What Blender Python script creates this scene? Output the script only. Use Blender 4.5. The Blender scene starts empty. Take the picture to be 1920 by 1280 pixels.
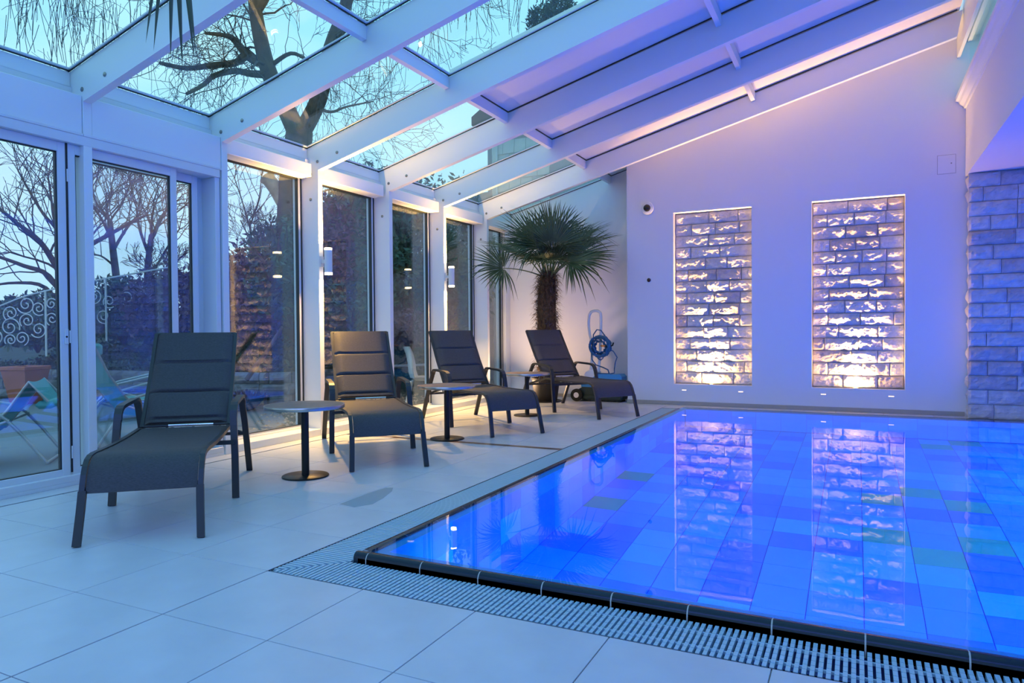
import bpy, math, random
import numpy as np
from mathutils import Vector, Matrix, noise as mnoise

D = bpy.data
SC = bpy.context.scene
COL = SC.collection
PI = math.pi
random.seed(7)

# ------------------------------------------------------------------ camera
cam_d = D.cameras.new('camera')
cam_d.sensor_width = 36.0
cam_d.lens = 1315.056 / 1920 * 36.0
cam_d.clip_end = 400
cam = D.objects.new('camera', cam_d)
COL.objects.link(cam)
F_ = Vector((-0.44117078, 0.89727564, -0.01627183))
R_ = Vector((0.89742317, 0.4410985, -0.00798566))
U_ = R_.cross(F_)
cam.matrix_world = Matrix(((R_.x, U_.x, -F_.x, 2.67003731), (R_.y, U_.y, -F_.y, -2.61720629),
                           (R_.z, U_.z, -F_.z, 1.205), (0, 0, 0, 1)))
SC.camera = cam

# ------------------------------------------------------------------ view, world
SC.view_settings.view_transform = 'Standard'
SC.view_settings.look = 'None'
SC.view_settings.gamma = 1.0
SC.view_settings.use_curve_mapping = False
SC.view_settings.exposure = 0.0
SC.cycles.transparent_max_bounces = 24
SC.cycles.max_bounces = 12
SC.cycles.sample_clamp_indirect = 6.0

world = D.worlds.new('dusk_sky')
SC.world = world
world.use_nodes = True
wt = world.node_tree
wt.nodes.clear()
w_out = wt.nodes.new('ShaderNodeOutputWorld')
w_bg = wt.nodes.new('ShaderNodeBackground')
w_tc = wt.nodes.new('ShaderNodeTexCoord')
w_sep = wt.nodes.new('ShaderNodeSeparateXYZ')
w_ramp = wt.nodes.new('ShaderNodeValToRGB')
cr = w_ramp.color_ramp
cr.elements[0].position = 0.0
cr.elements[0].color = (0.46, 0.72, 0.88, 1)
cr.elements[1].position = 1.0
cr.elements[1].color = (0.26, 0.62, 0.92, 1)
for p_, c_ in ((0.10, (0.46, 0.74, 0.90, 1)), (0.30, (0.38, 0.68, 0.93, 1)), (0.55, (0.30, 0.66, 0.94, 1))):
    e_ = cr.elements.new(p_)
    e_.color = c_
w_map = wt.nodes.new('ShaderNodeMapping')
w_map.inputs['Scale'].default_value = (1.6, 1.6, 5.0)
w_noise = wt.nodes.new('ShaderNodeTexNoise')
w_noise.inputs['Scale'].default_value = 1.7
w_noise.inputs['Detail'].default_value = 5
w_cr2 = wt.nodes.new('ShaderNodeValToRGB')
w_cr2.color_ramp.elements[0].position = 0.45
w_cr2.color_ramp.elements[0].color = (0, 0, 0, 1)
w_cr2.color_ramp.elements[1].position = 0.75
w_cr2.color_ramp.elements[1].color = (0.55, 0.55, 0.55, 1)
w_mix = wt.nodes.new('ShaderNodeMix')
w_mix.data_type = 'RGBA'
w_mix.inputs[7].default_value = (0.66, 0.84, 0.92, 1)
wt.links.new(w_tc.outputs['Generated'], w_sep.inputs[0])
wt.links.new(w_sep.outputs['Z'], w_ramp.inputs[0])
wt.links.new(w_tc.outputs['Generated'], w_map.inputs[0])
wt.links.new(w_map.outputs[0], w_noise.inputs['Vector'])
wt.links.new(w_noise.outputs['Fac'], w_cr2.inputs[0])
wt.links.new(w_cr2.outputs[0], w_mix.inputs[0])
wt.links.new(w_ramp.outputs[0], w_mix.inputs[6])
wt.links.new(w_mix.outputs[2], w_bg.inputs[0])
w_bg.inputs[1].default_value = 1.45
wt.links.new(w_bg.outputs[0], w_out.inputs[0])


def area(name, loc, direction, sx, sy, watt, color, spread=180):
    l = D.lights.new(name, 'AREA')
    l.shape = 'RECTANGLE'
    l.size, l.size_y = sx, sy
    l.energy = watt
    l.color = color
    l.spread = math.radians(spread)
    o = D.objects.new(name, l)
    COL.objects.link(o)
    o.location = loc
    o.rotation_euler = Vector(direction).to_track_quat('-Z', 'Y').to_euler()
    return o


def point(name, loc, watt, color, r=0.02):
    l = D.lights.new(name, 'POINT')
    l.energy = watt
    l.color = color
    l.shadow_soft_size = r
    o = D.objects.new(name, l)
    COL.objects.link(o)
    o.location = loc
    return o


# underwater pool lamps: near wall and right wall of the basin
POOL_BLUE = (0.0, 0.15, 1.0)
for i, px in enumerate((1.2, 2.9, 4.6)):
    area('pool_lamp_near', (px, 0.47, -0.62), (0, 1, -0.12), 0.5, 0.3, 48, POOL_BLUE)
for i, py in enumerate((2.2, 5.6)):
    area('pool_lamp_side', (5.83, py, -0.62), (-0.6, 0, -0.8), 0.5, 0.3, 230, POOL_BLUE)
# added blue fill light, unseen, over the glazed near end
area('blue_fill', (1.5, -4.1, 3.3), (-0.1, 1, -0.15), 7.0, 0.5, 120, (0.10, 0.12, 1.0))
WARM = (1.0, 0.54, 0.13)

# ------------------------------------------------------------------ materials
MATS = {}


def mat(name, color, rough=0.5, metal=0.0, spec=None, noise=None, bump=None, coat=0.0, emis=None):
    """noise=(scale, amount, detail) varies the colour; bump=(scale, strength) adds fine relief"""
    if name in MATS:
        return MATS[name]
    m = D.materials.new(name)
    m.use_nodes = True
    nt = m.node_tree
    b = nt.nodes['Principled BSDF']
    b.inputs['Base Color'].default_value = (*color, 1)
    b.inputs['Roughness'].default_value = rough
    b.inputs['Metallic'].default_value = metal
    if coat:
        b.inputs['Coat Weight'].default_value = coat
    if spec is not None:
        b.inputs['Specular IOR Level'].default_value = spec
    tc = None
    if noise or bump:
        tc = nt.nodes.new('ShaderNodeTexCoord')
    if noise:
        s, a, d = noise
        n = nt.nodes.new('ShaderNodeTexNoise')
        n.inputs['Scale'].default_value = s
        n.inputs['Detail'].default_value = d
        r = nt.nodes.new('ShaderNodeValToRGB')
        r.color_ramp.elements[0].position = 0.3
        r.color_ramp.elements[1].position = 0.7
        r.color_ramp.elements[0].color = (*[c * (1 - a) for c in color], 1)
        r.color_ramp.elements[1].color = (*[min(1, c * (1 + a)) for c in color], 1)
        nt.links.new(tc.outputs['Object'], n.inputs['Vector'])
        nt.links.new(n.outputs['Fac'], r.inputs[0])
        nt.links.new(r.outputs[0], b.inputs['Base Color'])
    if bump:
        s, st = bump
        n = nt.nodes.new('ShaderNodeTexNoise')
        n.inputs['Scale'].default_value = s
        n.inputs['Detail'].default_value = 6
        bp = nt.nodes.new('ShaderNodeBump')
        bp.inputs['Strength'].default_value = st
        bp.inputs['Distance'].default_value = 0.01
        nt.links.new(tc.outputs['Object'], n.inputs['Vector'])
        nt.links.new(n.outputs['Fac'], bp.inputs['Height'])
        nt.links.new(bp.outputs[0], b.inputs['Normal'])
    if emis:
        b.inputs['Emission Color'].default_value = (*emis[0], 1)
        b.inputs['Emission Strength'].default_value = emis[1]
    MATS[name] = m
    return m


def glass_mat(name, tint, f0=0.045, rough=0.0):
    m = D.materials.new(name)
    m.use_nodes = True
    nt = m.node_tree
    nt.nodes.clear()
    out = nt.nodes.new('ShaderNodeOutputMaterial')
    tr = nt.nodes.new('ShaderNodeBsdfTransparent')
    tr.inputs[0].default_value = (*tint, 1)
    gl = nt.nodes.new('ShaderNodeBsdfGlossy')
    gl.inputs['Roughness'].default_value = rough
    gl.inputs['Color'].default_value = (1, 1, 1, 1)
    geo = nt.nodes.new('ShaderNodeNewGeometry')
    dot = nt.nodes.new('ShaderNodeVectorMath')
    dot.operation = 'DOT_PRODUCT'
    nt.links.new(geo.outputs['Incoming'], dot.inputs[0])
    nt.links.new(geo.outputs['Normal'], dot.inputs[1])

    def mth(op, a=None, b=None, v0=None, v1=None):
        n = nt.nodes.new('ShaderNodeMath')
        n.operation = op
        if a is not None:
            nt.links.new(a, n.inputs[0])
        if b is not None:
            nt.links.new(b, n.inputs[1])
        if v0 is not None:
            n.inputs[0].default_value = v0
        if v1 is not None:
            n.inputs[1].default_value = v1
        return n.outputs[0]
    c = mth('ABSOLUTE', dot.outputs['Value'])
    c = mth('SUBTRACT', None, c, v0=1.0)
    c = mth('POWER', c, v1=5.0)
    c = mth('MULTIPLY', c, v1=1 - f0)
    c = mth('ADD', c, v1=f0)
    mx = nt.nodes.new('ShaderNodeMixShader')
    nt.links.new(c, mx.inputs[0])
    nt.links.new(tr.outputs[0], mx.inputs[1])
    nt.links.new(gl.outputs[0], mx.inputs[2])
    nt.links.new(mx.outputs[0], out.inputs[0])
    MATS[name] = m
    return m


def sling_mat(name, color):
    """woven outdoor textile: two crossed fine waves as relief and slight colour change"""
    m = D.materials.new(name)
    m.use_nodes = True
    nt = m.node_tree
    b = nt.nodes['Principled BSDF']
    b.inputs['Roughness'].default_value = 0.62
    tc = nt.nodes.new('ShaderNodeTexCoord')
    w1 = nt.nodes.new('ShaderNodeTexNoise')
    w1.inputs['Scale'].default_value = 260
    mp = nt.nodes.new('ShaderNodeMapping')
    mp.inputs['Scale'].default_value = (0.25, 1.0, 1.0)
    nt.links.new(tc.outputs['Object'], mp.inputs[0])
    nt.links.new(mp.outputs[0], w1.inputs['Vector'])
    r = nt.nodes.new('ShaderNodeValToRGB')
    r.color_ramp.elements[0].position = 0.3
    r.color_ramp.elements[1].position = 0.75
    r.color_ramp.elements[0].color = (*[c * 0.7 for c in color], 1)
    r.color_ramp.elements[1].color = (*[c * 1.3 for c in color], 1)
    nt.links.new(w1.outputs['Fac'], r.inputs[0])
    nt.links.new(r.outputs[0], b.inputs['Base Color'])
    bp = nt.nodes.new('ShaderNodeBump')
    bp.inputs['Strength'].default_value = 0.25
    bp.inputs['Distance'].default_value = 0.002
    nt.links.new(w1.outputs['Fac'], bp.inputs['Height'])
    nt.links.new(bp.outputs[0], b.inputs['Normal'])
    MATS[name] = m
    return m


def water_mat():
    m = D.materials.new('pool_water')
    m.use_nodes = True
    nt = m.node_tree
    nt.nodes.clear()
    out = nt.nodes.new('ShaderNodeOutputMaterial')
    g = nt.nodes.new('ShaderNodeBsdfGlass')
    g.inputs['IOR'].default_value = 1.333
    g.inputs['Roughness'].default_value = 0.0
    g.inputs['Color'].default_value = (0.90, 0.98, 1, 1)
    tc = nt.nodes.new('ShaderNodeTexCoord')
    n = nt.nodes.new('ShaderNodeTexNoise')
    n.inputs['Scale'].default_value = 1.6
    n.inputs['Detail'].default_value = 2
    bp = nt.nodes.new('ShaderNodeBump')
    bp.inputs['Strength'].default_value = 0.05
    bp.inputs['Distance'].default_value = 0.02
    nt.links.new(tc.outputs['Object'], n.inputs['Vector'])
    nt.links.new(n.outputs['Fac'], bp.inputs['Height'])
    nt.links.new(bp.outputs[0], g.inputs['Normal'])
    nt.links.new(g.outputs[0], out.inputs[0])
    MATS['pool_water'] = m
    return m


WHITE = mat('white_paint', (0.74, 0.79, 0.84), 0.42)
WALLW = mat('white_plaster', (0.76, 0.77, 0.82), 0.75, bump=(60, 0.05))
ALU = mat('white_aluminium', (0.66, 0.71, 0.78), 0.3, spec=0.5)
GASKET = mat('black_gasket', (0.015, 0.02, 0.025), 0.5)
STEEL = mat('stainless_steel', (0.55, 0.53, 0.5), 0.28, 1.0, bump=(40, 0.1))
BOLT = mat('bolt_steel', (0.30, 0.30, 0.30), 0.35, 1.0)
TILE = mat('stoneware_tile', (0.54, 0.58, 0.64), 0.36, noise=(3.0, 0.07, 6), bump=(30, 0.05))
GROUT = mat('floor_grout', (0.27, 0.25, 0.24), 0.8)
STONE = mat('sandstone', (0.56, 0.54, 0.56), 0.85, noise=(9, 0.16, 8), bump=(45, 0.5))
STONE2 = mat('sandstone_pale', (0.62, 0.60, 0.62), 0.85, noise=(9, 0.14, 8), bump=(45, 0.5))
STONE3 = mat('sandstone_brown', (0.50, 0.44, 0.44), 0.85, noise=(9, 0.18, 8), bump=(45, 0.5))
MORTAR = mat('mortar', (0.40, 0.36, 0.32), 0.9)
SKIRT = mat('skirting_tile', (0.40, 0.38, 0.37), 0.4)
SLING = sling_mat('charcoal_sling', (0.046, 0.045, 0.054))
LFRAME = mat('charcoal_powder_coat', (0.030, 0.034, 0.042), 0.42, 0.2)
CHROME = mat('chrome', (0.75, 0.75, 0.75), 0.12, 1.0)
TOPWOOD = mat('table_laminate', (0.20, 0.155, 0.145), 0.5, spec=0.25, noise=(14, 0.15, 5))
BLACK = mat('black_metal', (0.012, 0.012, 0.014), 0.38, 0.3)
NAVY = mat('navy_glazed_tile', (0.004, 0.016, 0.035), 0.22, spec=0.3)
CURBJ = mat('pale_joint', (0.5, 0.5, 0.48), 0.7)
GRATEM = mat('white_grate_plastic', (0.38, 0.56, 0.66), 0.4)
CHANNEL = mat('overflow_channel', (0.02, 0.035, 0.06), 0.6)
POOLA = mat('pool_tile_blue', (0.006, 0.44, 0.84), 0.3, noise=(5, 0.05, 3))
POOLB = mat('pool_tile_light', (0.008, 0.58, 0.86), 0.3, noise=(5, 0.05, 3))
POOLC = mat('pool_tile_deep', (0.006, 0.28, 0.84), 0.3, noise=(5, 0.05, 3))
POOLD = mat('pool_tile_teal', (0.01, 0.56, 0.27), 0.3, noise=(5, 0.06, 3))
POOLG = mat('pool_grout', (0.03, 0.10, 0.45), 0.8)
GLASS_ROOF = glass_mat('roof_glass', (0.88, 0.985, 0.965), 0.04)
GLASS_WIN = glass_mat('window_glass', (0.955, 0.98, 0.985), 0.105)
WATER = water_mat()
LAMPON = mat('lit_lamp_glass', (1, 0.9, 0.7), 0.4, emis=((1.0, 0.72, 0.38), 14))
PANEL = mat('white_roof_panel', (0.78, 0.78, 0.80), 0.35)
EARTH = mat('garden_soil', (0.05, 0.05, 0.035), 0.95, noise=(2, 0.4, 6), bump=(6, 0.8))
GRASSY = mat('ivy_bank', (0.025, 0.055, 0.045), 0.9, noise=(3, 0.5, 6), bump=(8, 1.0))
PAVE = mat('patio_concrete', (0.15, 0.20, 0.235), 0.7, noise=(1.2, 0.12, 6), bump=(30, 0.1))
GRAVEL = mat('gravel', (0.30, 0.27, 0.23), 0.9, noise=(30, 0.5, 4), bump=(40, 1.0))
BARK = mat('tree_bark', (0.085, 0.06, 0.045), 0.9, noise=(6, 0.35, 6), bump=(14, 0.7))
TWIG = mat('bare_twigs', (0.075, 0.07, 0.08), 0.9)
REDTWIG = mat('reddish_twigs', (0.13, 0.06, 0.08), 0.9)
LEAFG = mat('dark_green_leaves', (0.04, 0.10, 0.075), 0.6, noise=(3, 0.4, 2))
LEAFR = mat('rust_leaves', (0.115, 0.07, 0.095), 0.7, noise=(3, 0.4, 2))
PALML = mat('palm_leaf', (0.050, 0.085, 0.035), 0.42, noise=(4, 0.3, 2))
PALMT = mat('palm_fibre', (0.12, 0.075, 0.045), 0.95, noise=(18, 0.4, 6), bump=(30, 1.0))
TERRA = mat('terracotta', (0.42, 0.13, 0.07), 0.75, noise=(3, 0.12, 4))
TURQ = mat('turquoise_sling', (0.10, 0.42, 0.46), 0.65)
TUBE = mat('grey_tube', (0.42, 0.46, 0.48), 0.35, 0.5)
IRONW = mat('white_iron', (0.62, 0.66, 0.66), 0.45)
BLUEG = mat('blue_glazed_ceramic', (0.03, 0.16, 0.42), 0.15, noise=(30, 0.5, 3))
SHINGLE = mat('white_shingle', (0.62, 0.66, 0.66), 0.7, noise=(4, 0.06, 4))
HOUSEW = mat('grey_render', (0.30, 0.32, 0.35), 0.85, noise=(3, 0.08, 4))
HOUSER = mat('grey_roof', (0.10, 0.10, 0.11), 0.8)
HOSE = mat('blue_cable', (0.02, 0.12, 0.28), 0.4)
ROBOTB = mat('robot_blue', (0.03, 0.28, 0.62), 0.35)
ROBOTW = mat('robot_white', (0.90, 0.90, 0.93), 0.4)
RUBBER = mat('black_rubber', (0.012, 0.012, 0.012), 0.7)
DGREEN = mat('dark_green_plastic', (0.012, 0.035, 0.035), 0.4)
ORANGE = mat('orange_plug', (0.75, 0.25, 0.03), 0.5)
LENS = mat('dark_lens', (0.01, 0.01, 0.012), 0.08)
POTP = mat('black_planter', (0.02, 0.018, 0.018), 0.55)


# ------------------------------------------------------------------ mesh helpers
class MB:
    def __init__(self):
        self.v = []
        self.f = []

    def add(self, vs, fs):
        n = len(self.v)
        self.v += [tuple(p) for p in vs]
        self.f += [tuple(i + n for i in f) for f in fs]
        return self

    def box(self, x0, x1, y0, y1, z0, z1, ch=0.0):
        if ch <= 0:
            v = [(x, y, z) for x in (x0, x1) for y in (y0, y1) for z in (z0, z1)]
            return self.add(v, [(0, 1, 3, 2), (4, 6, 7, 5), (0, 4, 5, 1), (2, 3, 7, 6), (0, 2, 6, 4), (1, 5, 7, 3)])
        ch = min(ch, (x1 - x0) / 2.1, (y1 - y0) / 2.1, (z1 - z0) / 2.1)
        v = []
        idx = {}
        for sx in (0, 1):
            for sy in (0, 1):
                for sz in (0, 1):
                    X, Y, Z = (x0, x1)[sx], (y0, y1)[sy], (z0, z1)[sz]
                    dx, dy, dz = (ch, -ch)[sx], (ch, -ch)[sy], (ch, -ch)[sz]
                    idx[sx, sy, sz, 'x'] = len(v)
                    v.append((X, Y + dy, Z + dz))
                    idx[sx, sy, sz, 'y'] = len(v)
                    v.append((X + dx, Y, Z + dz))
                    idx[sx, sy, sz, 'z'] = len(v)
                    v.append((X + dx, Y + dy, Z))
        f = []
        q = [(0, 0), (1, 0), (1, 1), (0, 1)]
        for s in (0, 1):
            a = [idx[s, i, j, 'x'] for i, j in q]
            f.append(a if s else a[::-1])
            a = [idx[i, s, j, 'y'] for i, j in q]
            f.append(a[::-1] if s else a)
            a = [idx[i, j, s, 'z'] for i, j in q]
            f.append(a if s else a[::-1])
        for i in (0, 1):
            for j in (0, 1):
                a = [idx[0, i, j, 'y'], idx[1, i, j, 'y'], idx[1, i, j, 'z'], idx[0, i, j, 'z']]
                f.append(a if (i ^ j) else a[::-1])
                a = [idx[i, 0, j, 'x'], idx[i, 1, j, 'x'], idx[i, 1, j, 'z'], idx[i, 0, j, 'z']]
                f.append(a[::-1] if (i ^ j) else a)
                a = [idx[i, j, 0, 'x'], idx[i, j, 1, 'x'], idx[i, j, 1, 'y'], idx[i, j, 0, 'y']]
                f.append(a if (i ^ j) else a[::-1])
        for i in (0, 1):
            for j in (0, 1):
                for k in (0, 1):
                    a = [idx[i, j, k, c] for c in 'xyz']
                    f.append(a if (i + j + k) % 2 else a[::-1])
        return self.add(v, f)

    def prism(self, poly, axis, a, b):
        """poly of 2-D points extruded along axis from a to b; (u,v) map to the two other axes in order"""
        def P(u, w, t):
            return {'x': (t, u, w), 'y': (u, t, w), 'z': (u, w, t)}[axis]
        n = len(poly)
        v = [P(u, w, a) for u, w in poly] + [P(u, w, b) for u, w in poly]
        f = [tuple(range(n))[::-1], tuple(range(n, 2 * n))]
        f += [(i, (i + 1) % n, n + (i + 1) % n, n + i) for i in range(n)]
        return self.add(v, f)

    def tube(self, path, r, n=8, cap=True, closed=False):
        P = [Vector(p) for p in path]
        m = len(P)
        rr = r if isinstance(r, (list, tuple)) else [r] * m
        up = None
        vs, fs = [], []
        for i in range(m):
            if closed:
                t = (P[(i + 1) % m] - P[i - 1])
            else:
                t = (P[min(i + 1, m - 1)] - P[max(i - 1, 0)])
            if t.length < 1e-9:
                t = Vector((0, 0, 1))
            t.normalize()
            if up is None:
                up = t.orthogonal().normalized()
            else:
                up = (up - t * up.dot(t))
                up = up.normalized() if up.length > 1e-6 else t.orthogonal().normalized()
            s = t.cross(up)
            for k in range(n):
                a = 2 * PI * k / n
                vs.append(P[i] + (up * math.cos(a) + s * math.sin(a)) * rr[i])
        for i in range(m if closed else m - 1):
            j = (i + 1) % m
            for k in range(n):
                fs.append((i * n + k, i * n + (k + 1) % n, j * n + (k + 1) % n, j * n + k))
        if cap and not closed:
            fs.append(tuple(range(n))[::-1])
            fs.append(tuple((m - 1) * n + k for k in range(n)))
        return self.add(vs, fs)

    def bar(self, path, side, w, h):
        """flat bar: width w along the fixed vector side, thickness h across the path"""
        P = [Vector(p) for p in path]
        s = Vector(side).normalized()
        m = len(P)
        vs, fs = [], []
        for i in range(m):
            t0 = (P[i] - P[i - 1]).normalized() if i else (P[1] - P[0]).normalized()
            t1 = (P[i + 1] - P[i]).normalized() if i < m - 1 else t0
            t = (t0 + t1).normalized()
            k = 1 / max(0.5, t.dot(t0))
            nrm = s.cross(t).normalized() * (h / 2 * k)
            c = min(w, h) * 0.22
            for a, b in ((-1, -1), (-1, 1), (1, 1), (1, -1)):
                vs.append(P[i] + s * (a * w / 2) + nrm * b)
        for i in range(m - 1):
            for k in range(4):
                fs.append((i * 4 + k, i * 4 + (k + 1) % 4, i * 4 + 4 + (k + 1) % 4, i * 4 + 4 + k))
        fs.append((3, 2, 1, 0))
        fs.append(tuple((m - 1) * 4 + k for k in range(4)))
        return self.add(vs, fs)

    def lathe(self, prof, n=32, c=(0, 0, 0)):
        vs, fs = [], []
        for r, z in prof:
            for k in range(n):
                a = 2 * PI * k / n
                vs.append((c[0] + r * math.cos(a), c[1] + r * math.sin(a), c[2] + z))
        m = len(prof)
        for i in range(m - 1):
            for k in range(n):
                fs.append((i * n + k, i * n + (k + 1) % n, (i + 1) * n + (k + 1) % n, (i + 1) * n + k))
        fs.append(tuple(range(n))[::-1])
        fs.append(tuple((m - 1) * n + k for k in range(n)))
        return self.add(vs, fs)

    def mesh(self, name, m, smooth=False):
        me = D.meshes.new(name)
        me.from_pydata(self.v, [], self.f)
        if m is not None:
            for mm in (m if isinstance(m, (list, tuple)) else [m]):
                me.materials.append(mm)
        if smooth:
            me.polygons.foreach_set('use_smooth', [True] * len(me.polygons))
            me.set_sharp_from_angle(angle=math.radians(40))
        me.update()
        return me

    def build(self, name, m, parent=None, smooth=False, loc=None):
        return link(self.mesh(name, m, smooth), name, parent, loc)


def link(me, name, parent=None, loc=None, rot=None):
    o = D.objects.new(name, me)
    COL.objects.link(o)
    if parent is not None:
        o.parent = parent
    if loc is not None:
        o.location = loc
    if rot is not None:
        o.rotation_euler = rot
    return o


def tag(o, label=None, cat=None, group=None, kind=None):
    if label:
        o['label'] = label
    if cat:
        o['category'] = cat
    if group:
        o['group'] = group
    if kind:
        o['kind'] = kind
    return o


def empty(name, loc=(0, 0, 0), rz=0.0, **kw):
    o = D.objects.new(name, None)
    o.empty_display_size = 0.1
    COL.objects.link(o)
    o.location = loc
    o.rotation_euler = (0, 0, rz)
    return tag(o, **kw)


def copy_tree(o, parent=None):
    c = o.copy()
    COL.objects.link(c)
    if parent is not None:
        c.parent = parent
    for ch in list(o.children):
        copy_tree(ch, c)
    return c


# ------------------------------------------------------------------ key dimensions
Y0, DY = 0.95296, 1.37086
YK = {k: Y0 + DY * k for k in range(-4, 7)}
XW = -2.911           # inner face of the posts
XG = -3.20            # window glass plane
YF = 8.49             # face of the wall with the niches
YB = 9.06             # back of the palm corner
XR = 3.97             # upper wall on the house side
YN = -4.35            # near end


def zb(x):            # rafter underside
    return 3.068 + 0.264 * (x + 2.911)


def zt(x):            # rafter top = underside of the glass
    return 3.372 + 0.267 * (x + 2.911)


# ================================================================== FLOOR
floor = empty('floor', label='pale grey square stone tiles around the pool', kind='structure')
MB().box(-2.93, 0.0, YN, YB, -0.30, -0.006).box(0, 7.6, YN, 0, -0.30, -0.006).box(0, 7.6, 7.97, 8.75, -0.30, -0.006)\
    .box(5.95, 7.6, 0, 7.97, -0.30, -0.006).build('floor_bed', GROUT, floor)
TCACHE = {}


def tile(x0, x1, y0, y1):
    g = 0.0022
    if x1 - x0 < 0.03 or y1 - y0 < 0.03:
        return
    key = (round(x1 - x0, 3), round(y1 - y0, 3))
    if key not in TCACHE:
        TCACHE[key] = MB().box(g, key[0] - g, g, key[1] - g, -0.012, 0.0, 0.0012).mesh('floor_tile', TILE)
    link(TCACHE[key], 'floor_tile', floor, (x0, y0, 0))


def tile_region(x0, x1, y0, y1):
    for i in range(math.floor(x0 / 0.6) - 1, math.ceil(x1 / 0.6) + 1):
        for j in range(math.floor(y0 / 0.6) - 1, math.ceil(y1 / 0.6) + 1):
            tile(max(x0, i * 0.6), min(x1, i * 0.6 + 0.6), max(y0, j * 0.6), min(y1, j * 0.6 + 0.6))


tile_region(-2.69, -0.004, -2.4, 3.868)
tile_region(-2.69, -0.004, 3.968, 8.49)
tile_region(-2.69, -0.69, 8.49, YB)
tile_region(0.0, 6.0, -2.4, -0.004)
tile_region(-0.004, 6.0, 7.985, 8.49)
MB().box(-2.69, 7.6, YN, -2.403, -0.012, 0).box(6.0, 7.6, -2.4, 8.49, -0.012, 0).build('floor_slab', TILE, floor)
# strip between the slot channel and the glass wall
MB().box(-2.93, -2.712, YN, YB, -0.012, 0.0).build('threshold_strip', TILE, floor)
MB().box(-2.712, -2.69, YN, YB, -0.014, -0.004).build('slot_channel', CHANNEL, floor)

# linear floor drain
dr = empty('floor_drain', (-1.26, 3.918, 0), label='narrow steel drain channel crossing the tiled deck to the pool', cat='drain')
MB().box(-1.27, 1.256, -0.048, 0.048, -0.012, -0.004).build('drain_tray', CHANNEL, dr)
b = MB()
b.box(-1.27, 1.256, -0.048, -0.040, -0.006, 0.001).box(-1.27, 1.256, 0.040, 0.048, -0.006, 0.001)
b.build('drain_frame', STEEL, dr)
DRM = mat('wet_drain_cover', (0.20, 0.13, 0.11), 0.3, 0.4)
MB().box(-1.27, 1.256, -0.0385, 0.0385, -0.006, 0.0, 0.002).build('drain_cover', DRM, dr)

PUD = D.materials.new('wet_film')
PUD.use_nodes = True
_b = PUD.node_tree.nodes['Principled BSDF']
_b.inputs['Base Color'].default_value = (0.48, 0.52, 0.57, 1)
_b.inputs['Roughness'].default_value = 0.06
_pv = [(-0.57, 1.22), (-0.42, 1.20), (-0.36, 1.32), (-0.40, 1.50), (-0.47, 1.70), (-0.53, 1.80), (-0.585, 1.78), (-0.588, 1.56), (-0.58, 1.35)]
tag(MB().prism(_pv, 'z', 0.0004, 0.0009).build('puddle', PUD), 'thin wet puddle on the deck tiles near the pool corner', 'puddle')

# ================================================================== POOL
PX0, PX1, PYN, PYF, PZ = 0.435, 5.90, 0.43, 7.62, -1.60
pool = empty('swimming_pool', (0, 0, 0), label='indoor swimming pool lined with blue square tiles and lit blue from inside', cat='pool')
b = MB()
b.box(PX0 - 0.02, PX1 + 0.02, PYN - 0.02, PYF + 0.02, PZ - 0.15, PZ - 0.008)
b.box(PX0 - 0.10, PX0 - 0.008, PYN - 0.1, PYF + 0.1, PZ - 0.1, -0.03)
b.box(PX1 + 0.008, PX1 + 0.10, PYN - 0.1, PYF + 0.1, PZ - 0.1, 0.04)
b.box(PX0 - 0.1, PX1 + 0.1, PYF + 0.008, PYF + 0.2, PZ - 0.1, 0.0)
b.box(PX0 - 0.1, PX1 + 0.1, PYN - 0.10, PYN - 0.008, PZ - 0.1, -0.03)
b.build('basin', POOLG, pool)
rt = random.Random(5)
PT = 0.325
FT = {}
teal = {(0, 12), (0, 9), (7, 9), (8, 8), (9, 9), (9, 12), (7, 12), (8, 13), (10, 21), (9, 20)}
for i in range(17):
    for j in range(22):
        x0 = PX0 + PT * i
        y0 = PYN + PT * j
        x1, y1 = min(x0 + PT, PX1), min(y0 + PT, PYF)
        r_ = rt.random()
        if i > 15 or j < 3:
            continue
        m = POOLD if (i, j) in teal else (POOLC if r_ < 0.24 else POOLB if r_ < 0.58 else POOLA)
        key = (round(x1 - x0, 3), round(y1 - y0, 3), m.name)
        if key not in FT:
            FT[key] = MB().box(0.003, x1 - x0 - 0.003, 0.002, y1 - y0 - 0.002, -0.008, 0).mesh('pool_floor_tile', m)
        link(FT[key], 'floor_tile', pool, (x0, y0, PZ))
b = MB()
for i in range(17):
    for j in range(22):
        if i > 15 or j < 3:
            x0, y0 = PX0 + PT * i, PYN + PT * j
            b.box(x0 + 0.003, min(x0 + PT, PX1) - 0.003, y0 + 0.002, min(y0 + PT, PYF) - 0.002, PZ - 0.008, PZ)
b.build('hidden_floor_tiles', POOLA, pool)['kind'] = 'stuff'
WT = {}
zrows = [(PZ, -1.04), (-1.04, -0.52), (-0.52, 0.0)]
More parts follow.
